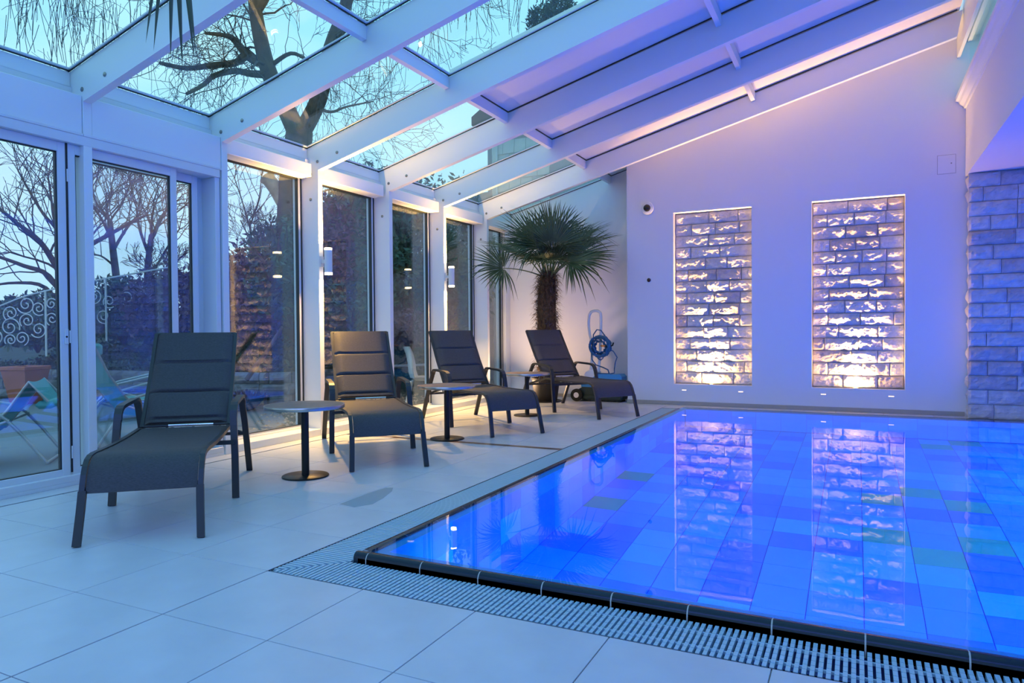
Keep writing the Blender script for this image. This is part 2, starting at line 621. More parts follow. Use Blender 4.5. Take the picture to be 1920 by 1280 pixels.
for r, (za, zc) in enumerate(zrows):
    for j in range(23):
        y0 = PYN + PT * j
        y1 = min(y0 + PT, PYF)
        if y1 - y0 < 0.05:
            continue
        m = [POOLA, POOLC, POOLA, POOLB][rt.randrange(4)]
        key = ('L', round(y1 - y0, 3), r, m.name)
        if key not in WT:
            WT[key] = MB().box(-0.008, 0, 0.002, y1 - y0 - 0.002, za + 0.0015, zc - 0.0015).mesh('pool_wall_tile', m)
        link(WT[key], 'wall_tile', pool, (PX0, y0, 0))
    for i in range(17):
        x0 = PX0 + PT * i
        x1 = min(x0 + PT, PX1)
        if x1 - x0 < 0.05:
            continue
        m = [POOLA, POOLB, POOLA, POOLB][rt.randrange(4)]
        key = ('F', round(x1 - x0, 3), r, m.name)
        if key not in WT:
            WT[key] = MB().box(0.002, x1 - x0 - 0.002, 0, 0.008, za + 0.0015, zc - 0.0015).mesh('pool_wall_tile', m)
        link(WT[key], 'wall_tile', pool, (x0, PYF, 0))
MB().box(PX1, PX1 + 0.01, PYN, PYF, PZ, 0.03).box(PX0, PX1, PYN - 0.01, PYN, PZ, 0.0).build('unseen_wall', POOLA, pool)

# overflow channel, curb and grates
ch = MB()
ch.box(-0.004, 0.31, -0.004, 7.985, -0.16, -0.14).box(0.31, 6.0, -0.004, 0.31, -0.16, -0.14)
ch.box(-0.006, 0.0, 0, 7.985, -0.14, -0.0015).box(-0.006, 6.0, -0.006, 0.0, -0.14, -0.0015)
ch.box(0, 6.0, 7.972, 7.985, -0.14, 0.001)
ch.build('overflow_channel', CHANNEL, pool)
CW0, CW1, CZ = 0.298, 0.365, 0.046
curb_prof = [(CW0, -0.03), (CW0, 0.02), (CW0 + 0.008, 0.036), (CW0 + 0.022, CZ), (CW0 + 0.042, CZ - 0.001), (CW1 - 0.004, 0.036),
             (CW1, 0.02), (CW1, -0.03)]
n_ = 0
xx = 0.0
xs = [CW0 - 0.002, 0.379, 0.713]
while xs[-1] < 5.9:
    xs.append(xs[-1] + 0.331)
for i in range(len(xs) - 1):
    MB().prism([(u, w) for u, w in curb_prof], 'x', xs[i] + 0.003, xs[i + 1] - 0.003).build('curb_tile', NAVY, pool, True)
ys = [CW1 - 0.001]
while ys[-1] < 7.6:
    ys.append(ys[-1] + 0.331)
cme = MB().prism([(u, w) for u, w in curb_prof], 'y', 0.002, 0.329).mesh('curb_tile', NAVY, True)
for i in range(len(ys) - 1):
    link(cme, 'curb_tile', pool, (0, ys[i], 0))
jm = MB()
sc_ = [(u, w - 0.0015) for u, w in curb_prof]
jm.prism(sc_, 'x', CW0 + 0.03, 5.9).prism(sc_, 'y', CW1, 7.93)
jm.build('curb_joint', CURBJ, pool)
MB().box(CW1 - 0.002, PX0 - 0.001, CW1 - 0.002, 7.78, -0.03, 0.002).box(PX0, PX1, CW1 - 0.002, PYN - 0.001, -0.03, 0.002).build('rim_tiles', POOLA, pool)
# far edge: the curb flush with the deck
MB().box(0.30, 5.95, PYF + 0.16, 7.972, -0.03, 0.03, 0.01).build('far_curb', NAVY, pool, True)

grate = MB().box(0.30, 0.305, 0.3, 0.302, -0.05, -0.045).box(0.0, 0.004, 0.0, 0.004, -0.05, -0.045).build('overflow_grate', GRATEM, pool)
barm = MB()
pitch = 0.0262
segs = 7
for s in range(segs):     # each slat carries small anti-slip ribs
    ya = 0.006 + s * (0.280 / segs)
    barm.box(-0.0078, 0.0078, ya, ya + 0.280 / segs - 0.004, -0.024, -0.001)
barm.box(-0.0074, 0.0074, 0.006, 0.284, -0.026, -0.0035)
barm.box(-0.0055, pitch - 0.0055, 0.07, 0.078, -0.016, -0.005).box(-0.0055, pitch - 0.0055, 0.205, 0.213, -0.016, -0.005)
bme = barm.mesh('grate_bar', GRATEM)
cut = []
for i in range(0, 172):
    x = 0.014 + i * pitch
    if x < 0.285:      # mitre at the corner: bars shortened along the diagonal
        mb = MB().box(-0.0078, 0.0078, 0.006, max(0.02, x), -0.024, -0.001)
        link(mb.mesh('grate_bar', GRATEM), 'grate_bar', grate, (x, 0, 0))
    else:
        link(bme, 'grate_bar', grate, (x, 0, 0))
sb = MB()
for i in range(0, 304):
    y = 0.014 + i * pitch
    x0 = 0.006
    if y < 0.285:
        sb.box(x0, max(0.02, y - 0.012), y - 0.0078, y + 0.0078, -0.024, -0.001)
    else:
        sb.box(x0, 0.284, y - 0.0078, y + 0.0078, -0.024, -0.001)
sb.box(0.07, 0.078, 0.08, 7.96, -0.016, -0.005).box(0.205, 0.213, 0.22, 7.96, -0.016, -0.005)
side_grate = sb.build('side_grate', GRATEM, pool)
side_grate['kind'] = 'stuff'

w = MB().add([(CW1 - 0.02, CW1 - 0.02, 0), (PX1 + 0.02, CW1 - 0.02, 0), (PX1 + 0.02, 7.80, 0), (CW1 - 0.02, 7.80, 0)], [(0, 1, 2, 3)])
wo = w.build('pool_water', WATER, None, loc=(0, 0, 0.040))
tag(wo, 'still clear water filling the pool up to the dark rim', 'water', kind='stuff')

# ================================================================== GLASS WALL ON THE LEFT
wall_left = empty('wall_left', label='white framed glass wall along the garden side', kind='structure')
bolt_me = MB().lathe([(0.0, 0.0), (0.019, 0.0), (0.019, 0.004), (0.010, 0.008), (0.0, 0.008)], 10).mesh('bolt', BOLT, True)
post_mb = MB().box(-3.28, XW, 0, 0.072, 0, 3.10, 0.003)
posts = {}
for k in range(-3, 6):
    p = MB().box(-3.28, XW, 0, 0.072, 0.0, 3.07, 0.003).build('post', WHITE, wall_left, loc=(0, YK[k], 0))
    posts[k] = p
    for (bx, bz) in ((-3.023, 3.03), (-3.026, 2.74)):
        if k >= 2:
            o = link(bolt_me, 'bolt', p, (bx, 0, bz), (PI / 2, 0, 0))
# corner post at the far end
MB().box(-3.30, -3.10, 8.87, YB, 0, 3.3, 0.003).build('corner_post', WHITE, wall_left)
# eave board and gutter profile under the roof glass
for k in range(-3, 6):
    y1 = YK[k + 1] if k < 5 else YB
    b = MB()
    b.prism([(-3.16, 3.12), (-3.07, 3.12), (-3.07, 3.325), (-3.16, 3.31)], 'y', YK[k] + 0.074, y1 - 0.002)
    b.build('eave_board', WHITE, wall_left)
    MB().box(-3.06, -3.045, YK[k] + 0.074, y1 - 0.002, 3.155, 3.20).box(-3.069, -3.064, YK[k] + 0.074, y1 - 0.002, 3.208, 3.214)\
        .build('eave_bead', ALU, wall_left)
# header panels over the sliding door
for k in (-3, -2, -1, 0):
    MB().box(-3.0, -2.918, YK[k] + 0.074 if k < 1 else YK[k], YK[k + 1] - 0.003, 2.80, 3.115, 0.004).build('header_panel', WHITE, wall_left)
    MB().box(-2.945, -2.905, YK[k] + 0.0, YK[k + 1] - 0.003, 2.79, 2.812, 0.003).build('header_trim', ALU, wall_left)

# windows 1..5
for k in range(1, 6):
    ya, yc = YK[k] + 0.074, (YK[k + 1] - 0.002 if k < 5 else 8.868)
    wn = empty('window_%d' % k, (0, ya, 0), label='tall fixed garden window, number %d counted from the sliding door' % k, kind='structure')
    L = yc - ya
    b = MB()
    b.box(-3.25, XW - 0.001, 0, L, 0.0, 0.078, 0.004)
    b.box(-3.25, -3.14, 0, L, 0.078, 0.10, 0.003)
    b.build('sill', WHITE, wn)
    fr = MB()
    fr.box(-3.24, -3.165, 0, 0.035, 0.10, 3.12, 0.002).box(-3.24, -3.165, L - 0.06, L, 0.10, 3.12, 0.002)
    fr.box(-3.24, -3.165, 0.035, L - 0.06, 2.99, 3.12).box(-3.24, -3.165, 0.035, L - 0.06, 0.10, 0.118)
    fr.build('window_frame', ALU, wn)
    gk = MB()
    gk.box(-3.166, -3.158, L - 0.02, L - 0.003, 0.10, 3.0).box(-3.205, -3.160, 0.035, L - 0.06, 2.978, 2.992)
    gk.box(-3.205, -3.160, 0.035, L - 0.06, 0.117, 0.122).box(-3.205, -3.160, L - 0.064, L - 0.058, 0.12, 2.98)
    gk.build('gasket', GASKET, wn)
    MB().box(-3.206, -3.194, 0.036, L - 0.061, 0.119, 2.985).build('pane', GLASS_WIN, wn)
    MB().box(-3.10, -2.955, 0.004, L - 0.055, 2.985, 3.135, 0.006).build('blind_box', WHITE, wn)
    MB().box(-3.155, -3.10, 0.004, L - 0.002, 2.99, 3.15).build('head_board', WHITE, wn)

# sliding door, three leaves on two tracks
door = empty('door_1', (0, 0, 0), label='white framed sliding glass door to the patio', kind='structure')
MB().box(-3.25, XW, YN + 0.1, 2.30, 0.0, 0.03, 0.002).box(-2.965, XW, YN + 0.1, 2.30, 0.03, 0.082, 0.003).build('track', ALU, door)
MB().box(-3.20, XW + 0.002, YN + 0.1, 2.30, 2.715, 2.79, 0.003).build('head_rail', ALU, door)


def leaf(y0, y1, x, name):
    lf = MB()
    st = 0.062
    lf.box(x - 0.05, x, y0, y0 + st, 0.06, 2.715, 0.003).box(x - 0.05, x, y1 - st, y1, 0.06, 2.715, 0.003)
    lf.box(x - 0.05, x, y0 + st, y1 - st, 2.638, 2.715, 0.003).box(x - 0.05, x, y0 + st, y1 - st, 0.06, 0.132, 0.003)
    o = lf.build(name, ALU, door)
    g = MB()
    z0, z1 = 0.132, 2.638
    for (a, c, e, f_) in ((y0 + st, y0 + st + 0.010, z0, z1), (y1 - st - 0.010, y1 - st, z0, z1), (y0 + st, y1 - st, z1 - 0.008, z1), (y0 + st, y1 - st, z0, z0 + 0.006)):
        g.box(x - 0.042, x - 0.012, a, c, e, f_)
    g.build('gasket', GASKET, o)
    MB().box(x - 0.032, x - 0.020, y0 + st + 0.001, y1 - st - 0.001, z0 + 0.001, z1 - 0.001).build('pane', GLASS_WIN, o)
    return o


l0 = leaf(-2.1, -0.19, -2.955, 'door_leaf')
l1 = leaf(-0.17, 0.832, -2.955, 'door_leaf')
l2 = leaf(0.848, 1.845, -2.955, 'door_leaf')
l3 = leaf(0.912, 2.16, -3.06, 'door_leaf')
MB().box(-2.957, -2.9505, 0.833, 0.847, 0.10, 2.715).build('brush_seal', GASKET, door)
hd = MB().box(-2.9545, -2.945, 0.80, 0.83, 1.12, 1.24, 0.003)
hd.build('lock', ALU, l1)
MB().lathe([(0.0, 0), (0.008, 0), (0.008, 0.004), (0, 0.004)], 10).build('keyhole', GASKET, l1, loc=(-2.946, 0.812, 1.18)).rotation_euler = (0, PI / 2, 0)
b = MB()
for z in (0.26, 1.18, 2.46):
    b.box(-2.9545, -2.9435, 0.836, 0.846, z - 0.05, z + 0.05, 0.002)
b.build('hinge', ALU, l2)
jb = MB()
jb.box(-3.15, -3.112, 2.16, 2.31, 0.03, 2.715)
jb.box(-3.15, -2.93, 2.255, 2.31, 0.03, 2.715, 0.003)
jb.box(-3.10, -3.088, 2.165, 2.178, 0.03, 2.715)
jb.build('jamb', ALU, door)

# ================================================================== ROOF
roof = empty('ceiling', label='sloping white rafters with glass panes and closed panels over the pool', kind='structure')
XE = 3.80
rf_poly = [(-3.30, zb(-2.9) - 0.006), (-2.911, zb(-2.911)), (XE, zb(XE)), (XE + 0.06, zt(XE) + 0.0), (-3.30, zt(-3.30))]
rme = MB().prism(rf_poly, 'y', 0.0, 0.072).mesh('rafter', WHITE)
rafters = {}
for k in range(-3, 6):
    r = link(rme, 'rafter', roof, (0, YK[k], 0))
    rafters[k] = r
    if k >= 0:
        for (bx, bz) in ((-2.916, 3.166), (-2.63, 3.238)):
            link(bolt_me, 'bolt', r, (bx, 0, bz), (PI / 2, 0, 0))


def slab(x0, x1, z0, z1, y0, y1):
    return [(x0, zt(x0) + z0), (x1, zt(x1) + z0), (x1, zt(x1) + z1), (x0, zt(x0) + z1)]


P1, P2 = (-1.185, -1.138), (1.335, 1.388)
for k in range(-4, 6):
    y0 = (YK[k] + 0.074) if k > -4 else YN
    y1 = YK[k + 1] - 0.002 if k < 5 else (YB if True else 0)
    for (a, c) in (P1, P2):
        yy1 = YF - 0.001 if (k == 5 and a > 0) else y1
        MB().prism([(a, zt(a) - 0.115), (c, zt(c) - 0.118), (c, zt(c) - 0.002), (a, zt(a) - 0.002)], 'y', y0, yy1).build('purlin', WHITE, roof)
    segs_ = [(-3.22, P1[0] + 0.02, 'g'), (P1[1] - 0.02, XE + 0.03, 'g' if k < 2 else 'p')]
    for (a, c, t) in segs_:
        yy0, yy1 = y0 - 0.036, y1 + 0.036
        if k == -4:
            yy0 = YN
        if k == 5:
            yy1 = YB + 0.02
        if t == 'g':
            MB().prism(slab(a, c, 0.020, 0.034, 0, 0), 'y', yy0, yy1).build('roof_pane', GLASS_ROOF, roof)
            g = MB()
            for (ya, yb_) in ((y0, y0 + 0.008), (y1 - 0.008, y1)):
                g.prism(slab(a, c, 0.0, 0.020, 0, 0), 'y', ya, yb_)
            lo = max(a + 0.09, -3.07) if a < -3 else a + 0.022
            g.prism(slab(lo, lo + 0.008, 0.0, 0.02, 0, 0), 'y', y0, y1)
            g.build('roof_gasket', GASKET, roof)
            bd = MB()
            for (ya, yb_) in ((y0 + 0.008, y0 + 0.022), (y1 - 0.022, y1 - 0.008)):
                bd.prism(slab(a, c, 0.008, 0.020, 0, 0), 'y', ya, yb_)
            bd.prism(slab(lo + 0.008, lo + 0.024, 0.008, 0.02, 0, 0), 'y', y0, y1)
            bd.build('glazing_bead', ALU, roof)
        else:
            MB().prism(slab(a, c, 0.012, 0.09, 0, 0), 'y', yy0, yy1).build('ceiling_panel', PANEL, roof)
            g = MB()
            for (ya, yb_) in ((y0, y0 + 0.009), (y1 - 0.009, y1)):
                g.prism(slab(a + 0.02, c - 0.03, 0.0, 0.011, 0, 0), 'y', ya, yb_)
            g.prism(slab(a + 0.021, a + 0.030, 0.0, 0.011, 0, 0), 'y', y0, y1)
            g.build('panel_joint', GASKET, roof)
# ridge: plate that closes the rafter ends, and the clerestory above the house wall
MB().box(XE + 0.07, XE + 0.11, YN, YF - 0.001, zb(XE) - 0.05, zt(XE) + 0.15, 0.003).build('ridge_plate', WHITE, roof)
win6 = empty('window_6', (0, 0, 0), label='narrow clerestory strip under the ridge above the house wall', kind='structure')
b = MB()
b.box(3.99, 4.05, YN, YF - 0.002, 4.28, 4.36, 0.004).box(3.99, 4.05, YN, YF - 0.002, 4.98, 5.06, 0.004)
b.build('clerestory_frame', ALU, win6)
MB().box(4.015, 4.027, YN, YF - 0.002, 4.36, 4.98).build('pane', GLASS_ROOF, win6)
MB().box(3.90, 4.20, YN, YF, 5.06, 5.30).build('ridge_cap', WHITE, roof)

# ================================================================== WALL WITH THE NICHES (far)
wall_far = empty('wall_far', label='white end wall with two tall stone niches', kind='structure')
NICHE = ((0.066, 1.247), (2.081, 3.269))
NZ0, NZ1 = 0.33, 3.037
YW1 = 8.80
b = MB()


def wallcol(x0, x1, z0=None, z1=None):
    if z1 is None:
        b.prism([(x0, z0 or 0.0), (x1, z0 or 0.0), (x1, zt(x1) + 0.01), (x0, zt(x0) + 0.01)], 'y', YF, YW1)
    else:
        b.prism([(x0, z0), (x1, z0), (x1, z1), (x0, z1)], 'y', YF, YW1)


wallcol(-0.69, 0.066)
wallcol(1.247, 2.081)
wallcol(3.269, 4.2)
for x0, x1 in NICHE:
    wallcol(x0, x1, 0.0, NZ0)
    wallcol(x0, x1, NZ1, None)
b.prism([(0.0, 0.0), (4.2, 0.0), (4.2, 3.3), (0.0, 3.3)], 'y', YW1 - 0.06, YW1)
b.build('wall_face', WALLW, wall_far)
MB().prism([(-3.3, 0.0), (-0.69, 0.0), (-0.69, zt(-0.69) + 0.01), (-3.3, zt(-3.3) + 0.01)], 'y', YB, YB + 0.2)\
    .prism([(-0.69, 0), (-0.5, 0), (-0.5, 3.9), (-0.69, 3.9)], 'y', YW1, YB).build('palm_corner_wall', WALLW, wall_far)
bs = empty('baseboard_far', label='grey tiled skirting along the niche wall', kind='structure')
MB().box(-0.69, XR - 0.002, YF - 0.012, YF - 0.0005, 0.001, 0.06, 0.002).build('skirting', SKIRT, bs)
MB().box(-3.09, -0.70, YB - 0.012, YB - 0.0005, 0.001, 0.06, 0.002).box(-0.702, -0.6905, YF - 0.012, YB - 0.013, 0.001, 0.06, 0.002).build('skirting', SKIRT, bs)


def stone_mesh(wd, ht, dp, seed, nx, nz, rough=1.0):
    """rock-faced ashlar: flat back, pitched edges, broken bulging face towards -Y"""
    g = 0.0025
    vs, fs = [], []
    rs = random.Random(seed)
    ox, oz = rs.uniform(0, 50), rs.uniform(0, 50)
    tilt, tw = rs.uniform(-0.3, 0.3), rs.uniform(-0.3, 0.3)
    base = dp * rs.uniform(0.85, 1.1)
    for j in range(nz + 1):
        for i in range(nx + 1):
            u, t = i / nx, j / nz
            x = g + u * (wd - 2 * g)
            z = g + t * (ht - 2 * g)
            eu = min(u * wd, (1 - u) * wd) / 0.022
            et = min(t * ht, (1 - t) * ht) / 0.022
            e = min(1.0, eu) * min(1.0, et)
            e = e ** 0.6 if e > 0 else 0
            nn = mnoise.fractal(Vector((x * 7 + ox, z * 9 + oz, seed * 0.37)), 0.9, 2.1, 5)
            lo = mnoise.noise(Vector((x * 6 + oz, seed * 0.71, 2.0)))
            pk = 0.58 + 0.22 * lo
            bul = (t / pk if t < pk else (1 - t) / (1 - pk)) ** 0.8 if 0 < t < 1 else 0.0
            rid = abs(mnoise.noise(Vector((x * 14 + oz, z * 20 + ox, 3.1))))
            d = base * 0.50 + base * 0.30 * e * (0.8 + tilt * (u - 0.5) + tw * (t - 0.5)) + (0.25 + 0.75 * e) * rough * (0.021 * nn - 0.012 * rid) + rough * 0.030 * bul * (0.75 + 0.5 * lo)
            vs.append((x, -max(0.030, d), z))
    W_ = nx + 1
    for j in range(nz):
        for i in range(nx):
            a = j * W_ + i
            fs.append((a, a + 1, a + W_ + 1, a + W_))
    # sides back to y=0
    ring = [i for i in range(W_)] + [j * W_ + nx for j in range(1, nz + 1)] + [nz * W_ + i for i in range(nx - 1, -1, -1)] + \
           [j * W_ for j in range(nz - 1, 0, -1)]
    n0 = len(vs)
    for r in ring:
        x, y, z = vs[r]
        vs.append((x, 0, z))
    m = len(ring)
    for q in range(m):
        fs.append((ring[q], n0 + q, n0 + (q + 1) % m, ring[(q + 1) % m]))
    mb = MB()
    mb.add(vs, fs)
    return mb


def stone_field(parent, x0, x1, z0, z1, y, rows, seed, nx, nz, dp, lmin=0.30, lmax=0.52, prefix='stone'):
    rs = random.Random(seed)
    h = (z1 - z0) / rows
    k = 0
    for r in range(rows):
        x = x0
        first = True
        while x < x1 - 1e-4:
            L = rs.uniform(lmin, lmax)
            if first and r % 2:
                L *= 0.5
            first = False
            if x1 - (x + L) < 0.10:
                L = x1 - x
            me = stone_mesh(L, h, dp, seed * 100 + k, max(4, int(nx * L / 0.42)), nz).mesh('stone', [STONE, STONE2, STONE3, STONE, STONE2][rs.randrange(5)])
            link(me, prefix, parent, (x, y, z0 + r * h))
            x += L
            k += 1


for n, (x0, x1) in enumerate(NICHE):
    nb = MB().box(x0 + 0.002, x1 - 0.002, 8.685, YW1 - 0.061, NZ0 + 0.002, NZ1 - 0.002).build('niche_back', MORTAR, wall_far)
    stone_field(nb, x0 + 0.003, x1 - 0.003, NZ0 + 0.003, NZ1 - 0.003, 8.685, 15, 11 + n, 30, 14, 0.080)
    # recessed uplight in the sill of the niche
    lx = (x0 + x1) / 2 - 0.02
    up = empty('recessed_uplight', (lx, 8.54, NZ0), label='small recessed spotlight in the sill of the %s stone niche' % ('left' if n == 0 else 'right'),
               cat='spotlight', group='niche uplights')
    MB().lathe([(0.0, 0.0005), (0.045, 0.0005), (0.045, 0.008), (0.034, 0.010), (0.034, 0.004), (0.0, 0.004)], 20).build('rim', STEEL, up, True)
    MB().lathe([(0.0, 0.0045), (0.033, 0.0045), (0.033, 0.0062), (0.0, 0.0062)], 20).build('lens', LAMPON, up)
    area('niche_spot', (lx, 8.525, NZ0 + 0.03), (0, 0.18, 1), 0.05, 0.05, 36, WARM, 180)
    area('niche_spot', (lx, 8.53, NZ0 + 0.03), (0, 0.055, 1), 0.05, 0.05, 42, WARM, 54)

# security camera, sensor, hatch, low wall lights
cm = empty('security_camera', (-0.339, YF, 3.137), label='white wall mounted security camera with black dome left of the niches', cat='camera')
MB().lathe([(0.0, 0.001), (0.098, 0.001), (0.102, 0.02), (0.098, 0.045), (0.080, 0.06), (0, 0.062)], 28).build('housing', ALU, cm, True).rotation_euler = (PI / 2, 0, 0)
hm = MB()
hm.lathe([(0.0, 0.0), (0.058, 0.0)] + [(0.058 * math.cos(a), 0.058 * math.sin(a)) for a in (0.25, 0.5, 0.75, 1.0, 1.25, 1.5)], 24)
hm.build('dome', LENS, cm, True, (0, -0.06, 0.0)).rotation_euler = (PI / 2, 0, 0)
se = empty('wall_sensor', (-0.327, YF, 1.99), label='small round dark sensor on the white wall below the camera', cat='sensor')
MB().lathe([(0.0, 0.001), (0.040, 0.001), (0.040, 0.008), (0.034, 0.011), (0.0, 0.011)], 24).build('ring', ALU, se, True).rotation_euler = (PI / 2, 0, 0)
MB().lathe([(0.0, 0.0112), (0.032, 0.0112), (0.026, 0.018), (0.0, 0.022)], 24).build('lens', mat('brown_lens', (0.05, 0.015, 0.012), 0.2), se, True).rotation_euler = (PI / 2, 0, 0)
ht_ = empty('access_hatch', (3.755, YF, 3.39), label='flush white square service hatch high on the wall near the corner', cat='hatch')
JOINT = mat('hatch_joint', (0.35, 0.34, 0.36), 0.8)
MB().box(-0.108, 0.108, -0.002, -0.0005, -0.128, 0.128).build('hatch_joint', JOINT, ht_)
MB().box(-0.103, 0.103, -0.005, -0.001, -0.123, 0.123, 0.001).build('door', WALLW, ht_)
MB().lathe([(0, 0.0), (0.009, 0.0), (0.009, 0.004), (0, 0.004)], 12).build('lock', BOLT, ht_, True, (0.055, -0.0045, 0.01)).rotation_euler = (PI / 2, 0, 0)
for n, (lx, lb) in enumerate(((0.229, 'leftmost'), (1.085, 'second from left'), (2.236, 'third from left'), (3.101, 'rightmost'))):
    sl = empty('step_light', (lx, YF, 0.238), label='small warm slot light low on the wall under the niches, %s of four' % lb, cat='light', group='slot lights under the niches')
    MB().box(-0.042, 0.042, -0.006, -0.0005, -0.014, 0.014, 0.003).build('bezel', ALU, sl)
    MB().box(-0.034, 0.034, -0.0075, -0.0055, -0.007, 0.007).build('diffuser', mat('slot_glow', (1, 0.8, 0.6), 0.5, emis=((1.0, 0.62, 0.45), 1.6)), sl)

# ================================================================== HOUSE SIDE: STONE WALL, UPPER WALL
wall_right = empty('wall_right', label='rough stone wall and white upper wall on the house side', kind='structure')
SW = MB().box(XR + 0.06, 7.6, 8.28, 8.8, 0.0, 3.20).build('stone_wall_core', MORTAR, wall_right)
stone_field(SW, XR + 0.005, 7.4, 0.003, 3.197, 8.28, 17, 31, 16, 8, 0.075, 0.28, 0.58)
rs_ = random.Random(3)
for r in range(17):      # quoins: the return of the stone wall towards the niche wall
    h = 3.194 / 17
    o = link(stone_mesh(0.20, h, 0.05, 900 + r, 6, 5).mesh('stone', [STONE2, STONE][r % 2]), 'stone', SW, (XR + 0.062, 8.48, 0.003 + r * h), (0, 0, -PI / 2))
b = MB()
b.box(XR, 7.6, YN, YF, 3.20, 4.185)
b.build('upper_wall', WALLW, wall_right)
b = MB()
b.prism([(XR + 0.001, 4.10), (XR - 0.02, 4.10), (XR - 0.03, 4.13), (XR - 0.07, 4.165), (XR - 0.085, 4.20), (XR - 0.115, 4.21), (XR - 0.115, 4.265), (XR + 0.06, 4.265)], 'y', YN, YF - 0.001)
b.build('cornice', WHITE, wall_right)
MB().box(XR + 0.06, 4.2, YN, YF, 4.185, 4.282).build('upper_ledge', WHITE, wall_right)
MB().box(7.6, 7.8, YN, 8.8, 0.0, 3.2).build('house_wall', WALLW, wall_right)
MB().box(4.2, 7.8, YN, 8.8, 4.2, 4.3).build('house_roof', WALLW, wall_right)
# near end wall: posts, plinth, glazing (behind the camera)
wall_near = empty('wall_near', label='glazed end wall behind the viewer', kind='structure')
b = MB()
for x in (-3.25, -1.4, 0.45, 2.3, 4.0):
    b.box(x, x + 0.09, YN, YN + 0.10, 0, min(zb(x), 4.9), 0.003)
b.box(-3.25, 4.09, YN, YN + 0.10, 0, 0.12).box(-3.25, 4.09, YN, YN + 0.10, 2.55, 2.65)
b.box(4.09, 7.8, YN - 0.1, YN + 0.1, 0, 4.3)
b.build('end_frame', WHITE, wall_near)
MB().prism([(-3.2, 0.12), (4.0, 0.12), (4.0, 5.1), (-3.2, 3.1)], 'y', YN + 0.04, YN + 0.05).build('pane', GLASS_WIN, wall_near)

# ================================================================== SCONCES
for n, k in enumerate((2, 4)):
    sc = empty('wall_sconce', (XW, YK[k] + 0.036, 2.015), label='white up and down cylinder wall light on the %s lit post, glowing warm' % ('nearer' if n == 0 else 'farther'),
               cat='lamp', group='cylinder wall lights on the posts')
    MB().box(0.0005, 0.014, -0.030, 0.030, -0.062, 0.062, 0.003).build('back_plate', ALU, sc)
    MB().box(0.014, 0.070, -0.014, 0.014, -0.02, 0.02, 0.002).build('arm', ALU, sc)
    ring = MB()
    R1, R2, H1 = 0.045, 0.041, 0.13
    ring.lathe([(R2, -H1), (R1, -H1), (R1, H1), (R2, H1), (R2, -H1 + 0.001)], 28)
    n_f = len(ring.f)
    ring.f = ring.f[:-2]
    ring.build('cylinder', ALU, sc, True, (0.105, 0, 0))
    for s in (-1, 1):
        MB().lathe([(0.0, -0.012), (0.0435, -0.012), (0.0435, 0.012), (0.0, 0.012)], 24).build('glow_lens', LAMPON, sc, True, (0.105, 0, s * 0.142))
        px, py, pz = XW + 0.105, YK[k] + 0.036, 2.015 + s * 0.157
        area('sconce_beam', (px, py, pz), (0, 0, s), 0.06, 0.06, 46, WARM, 120)


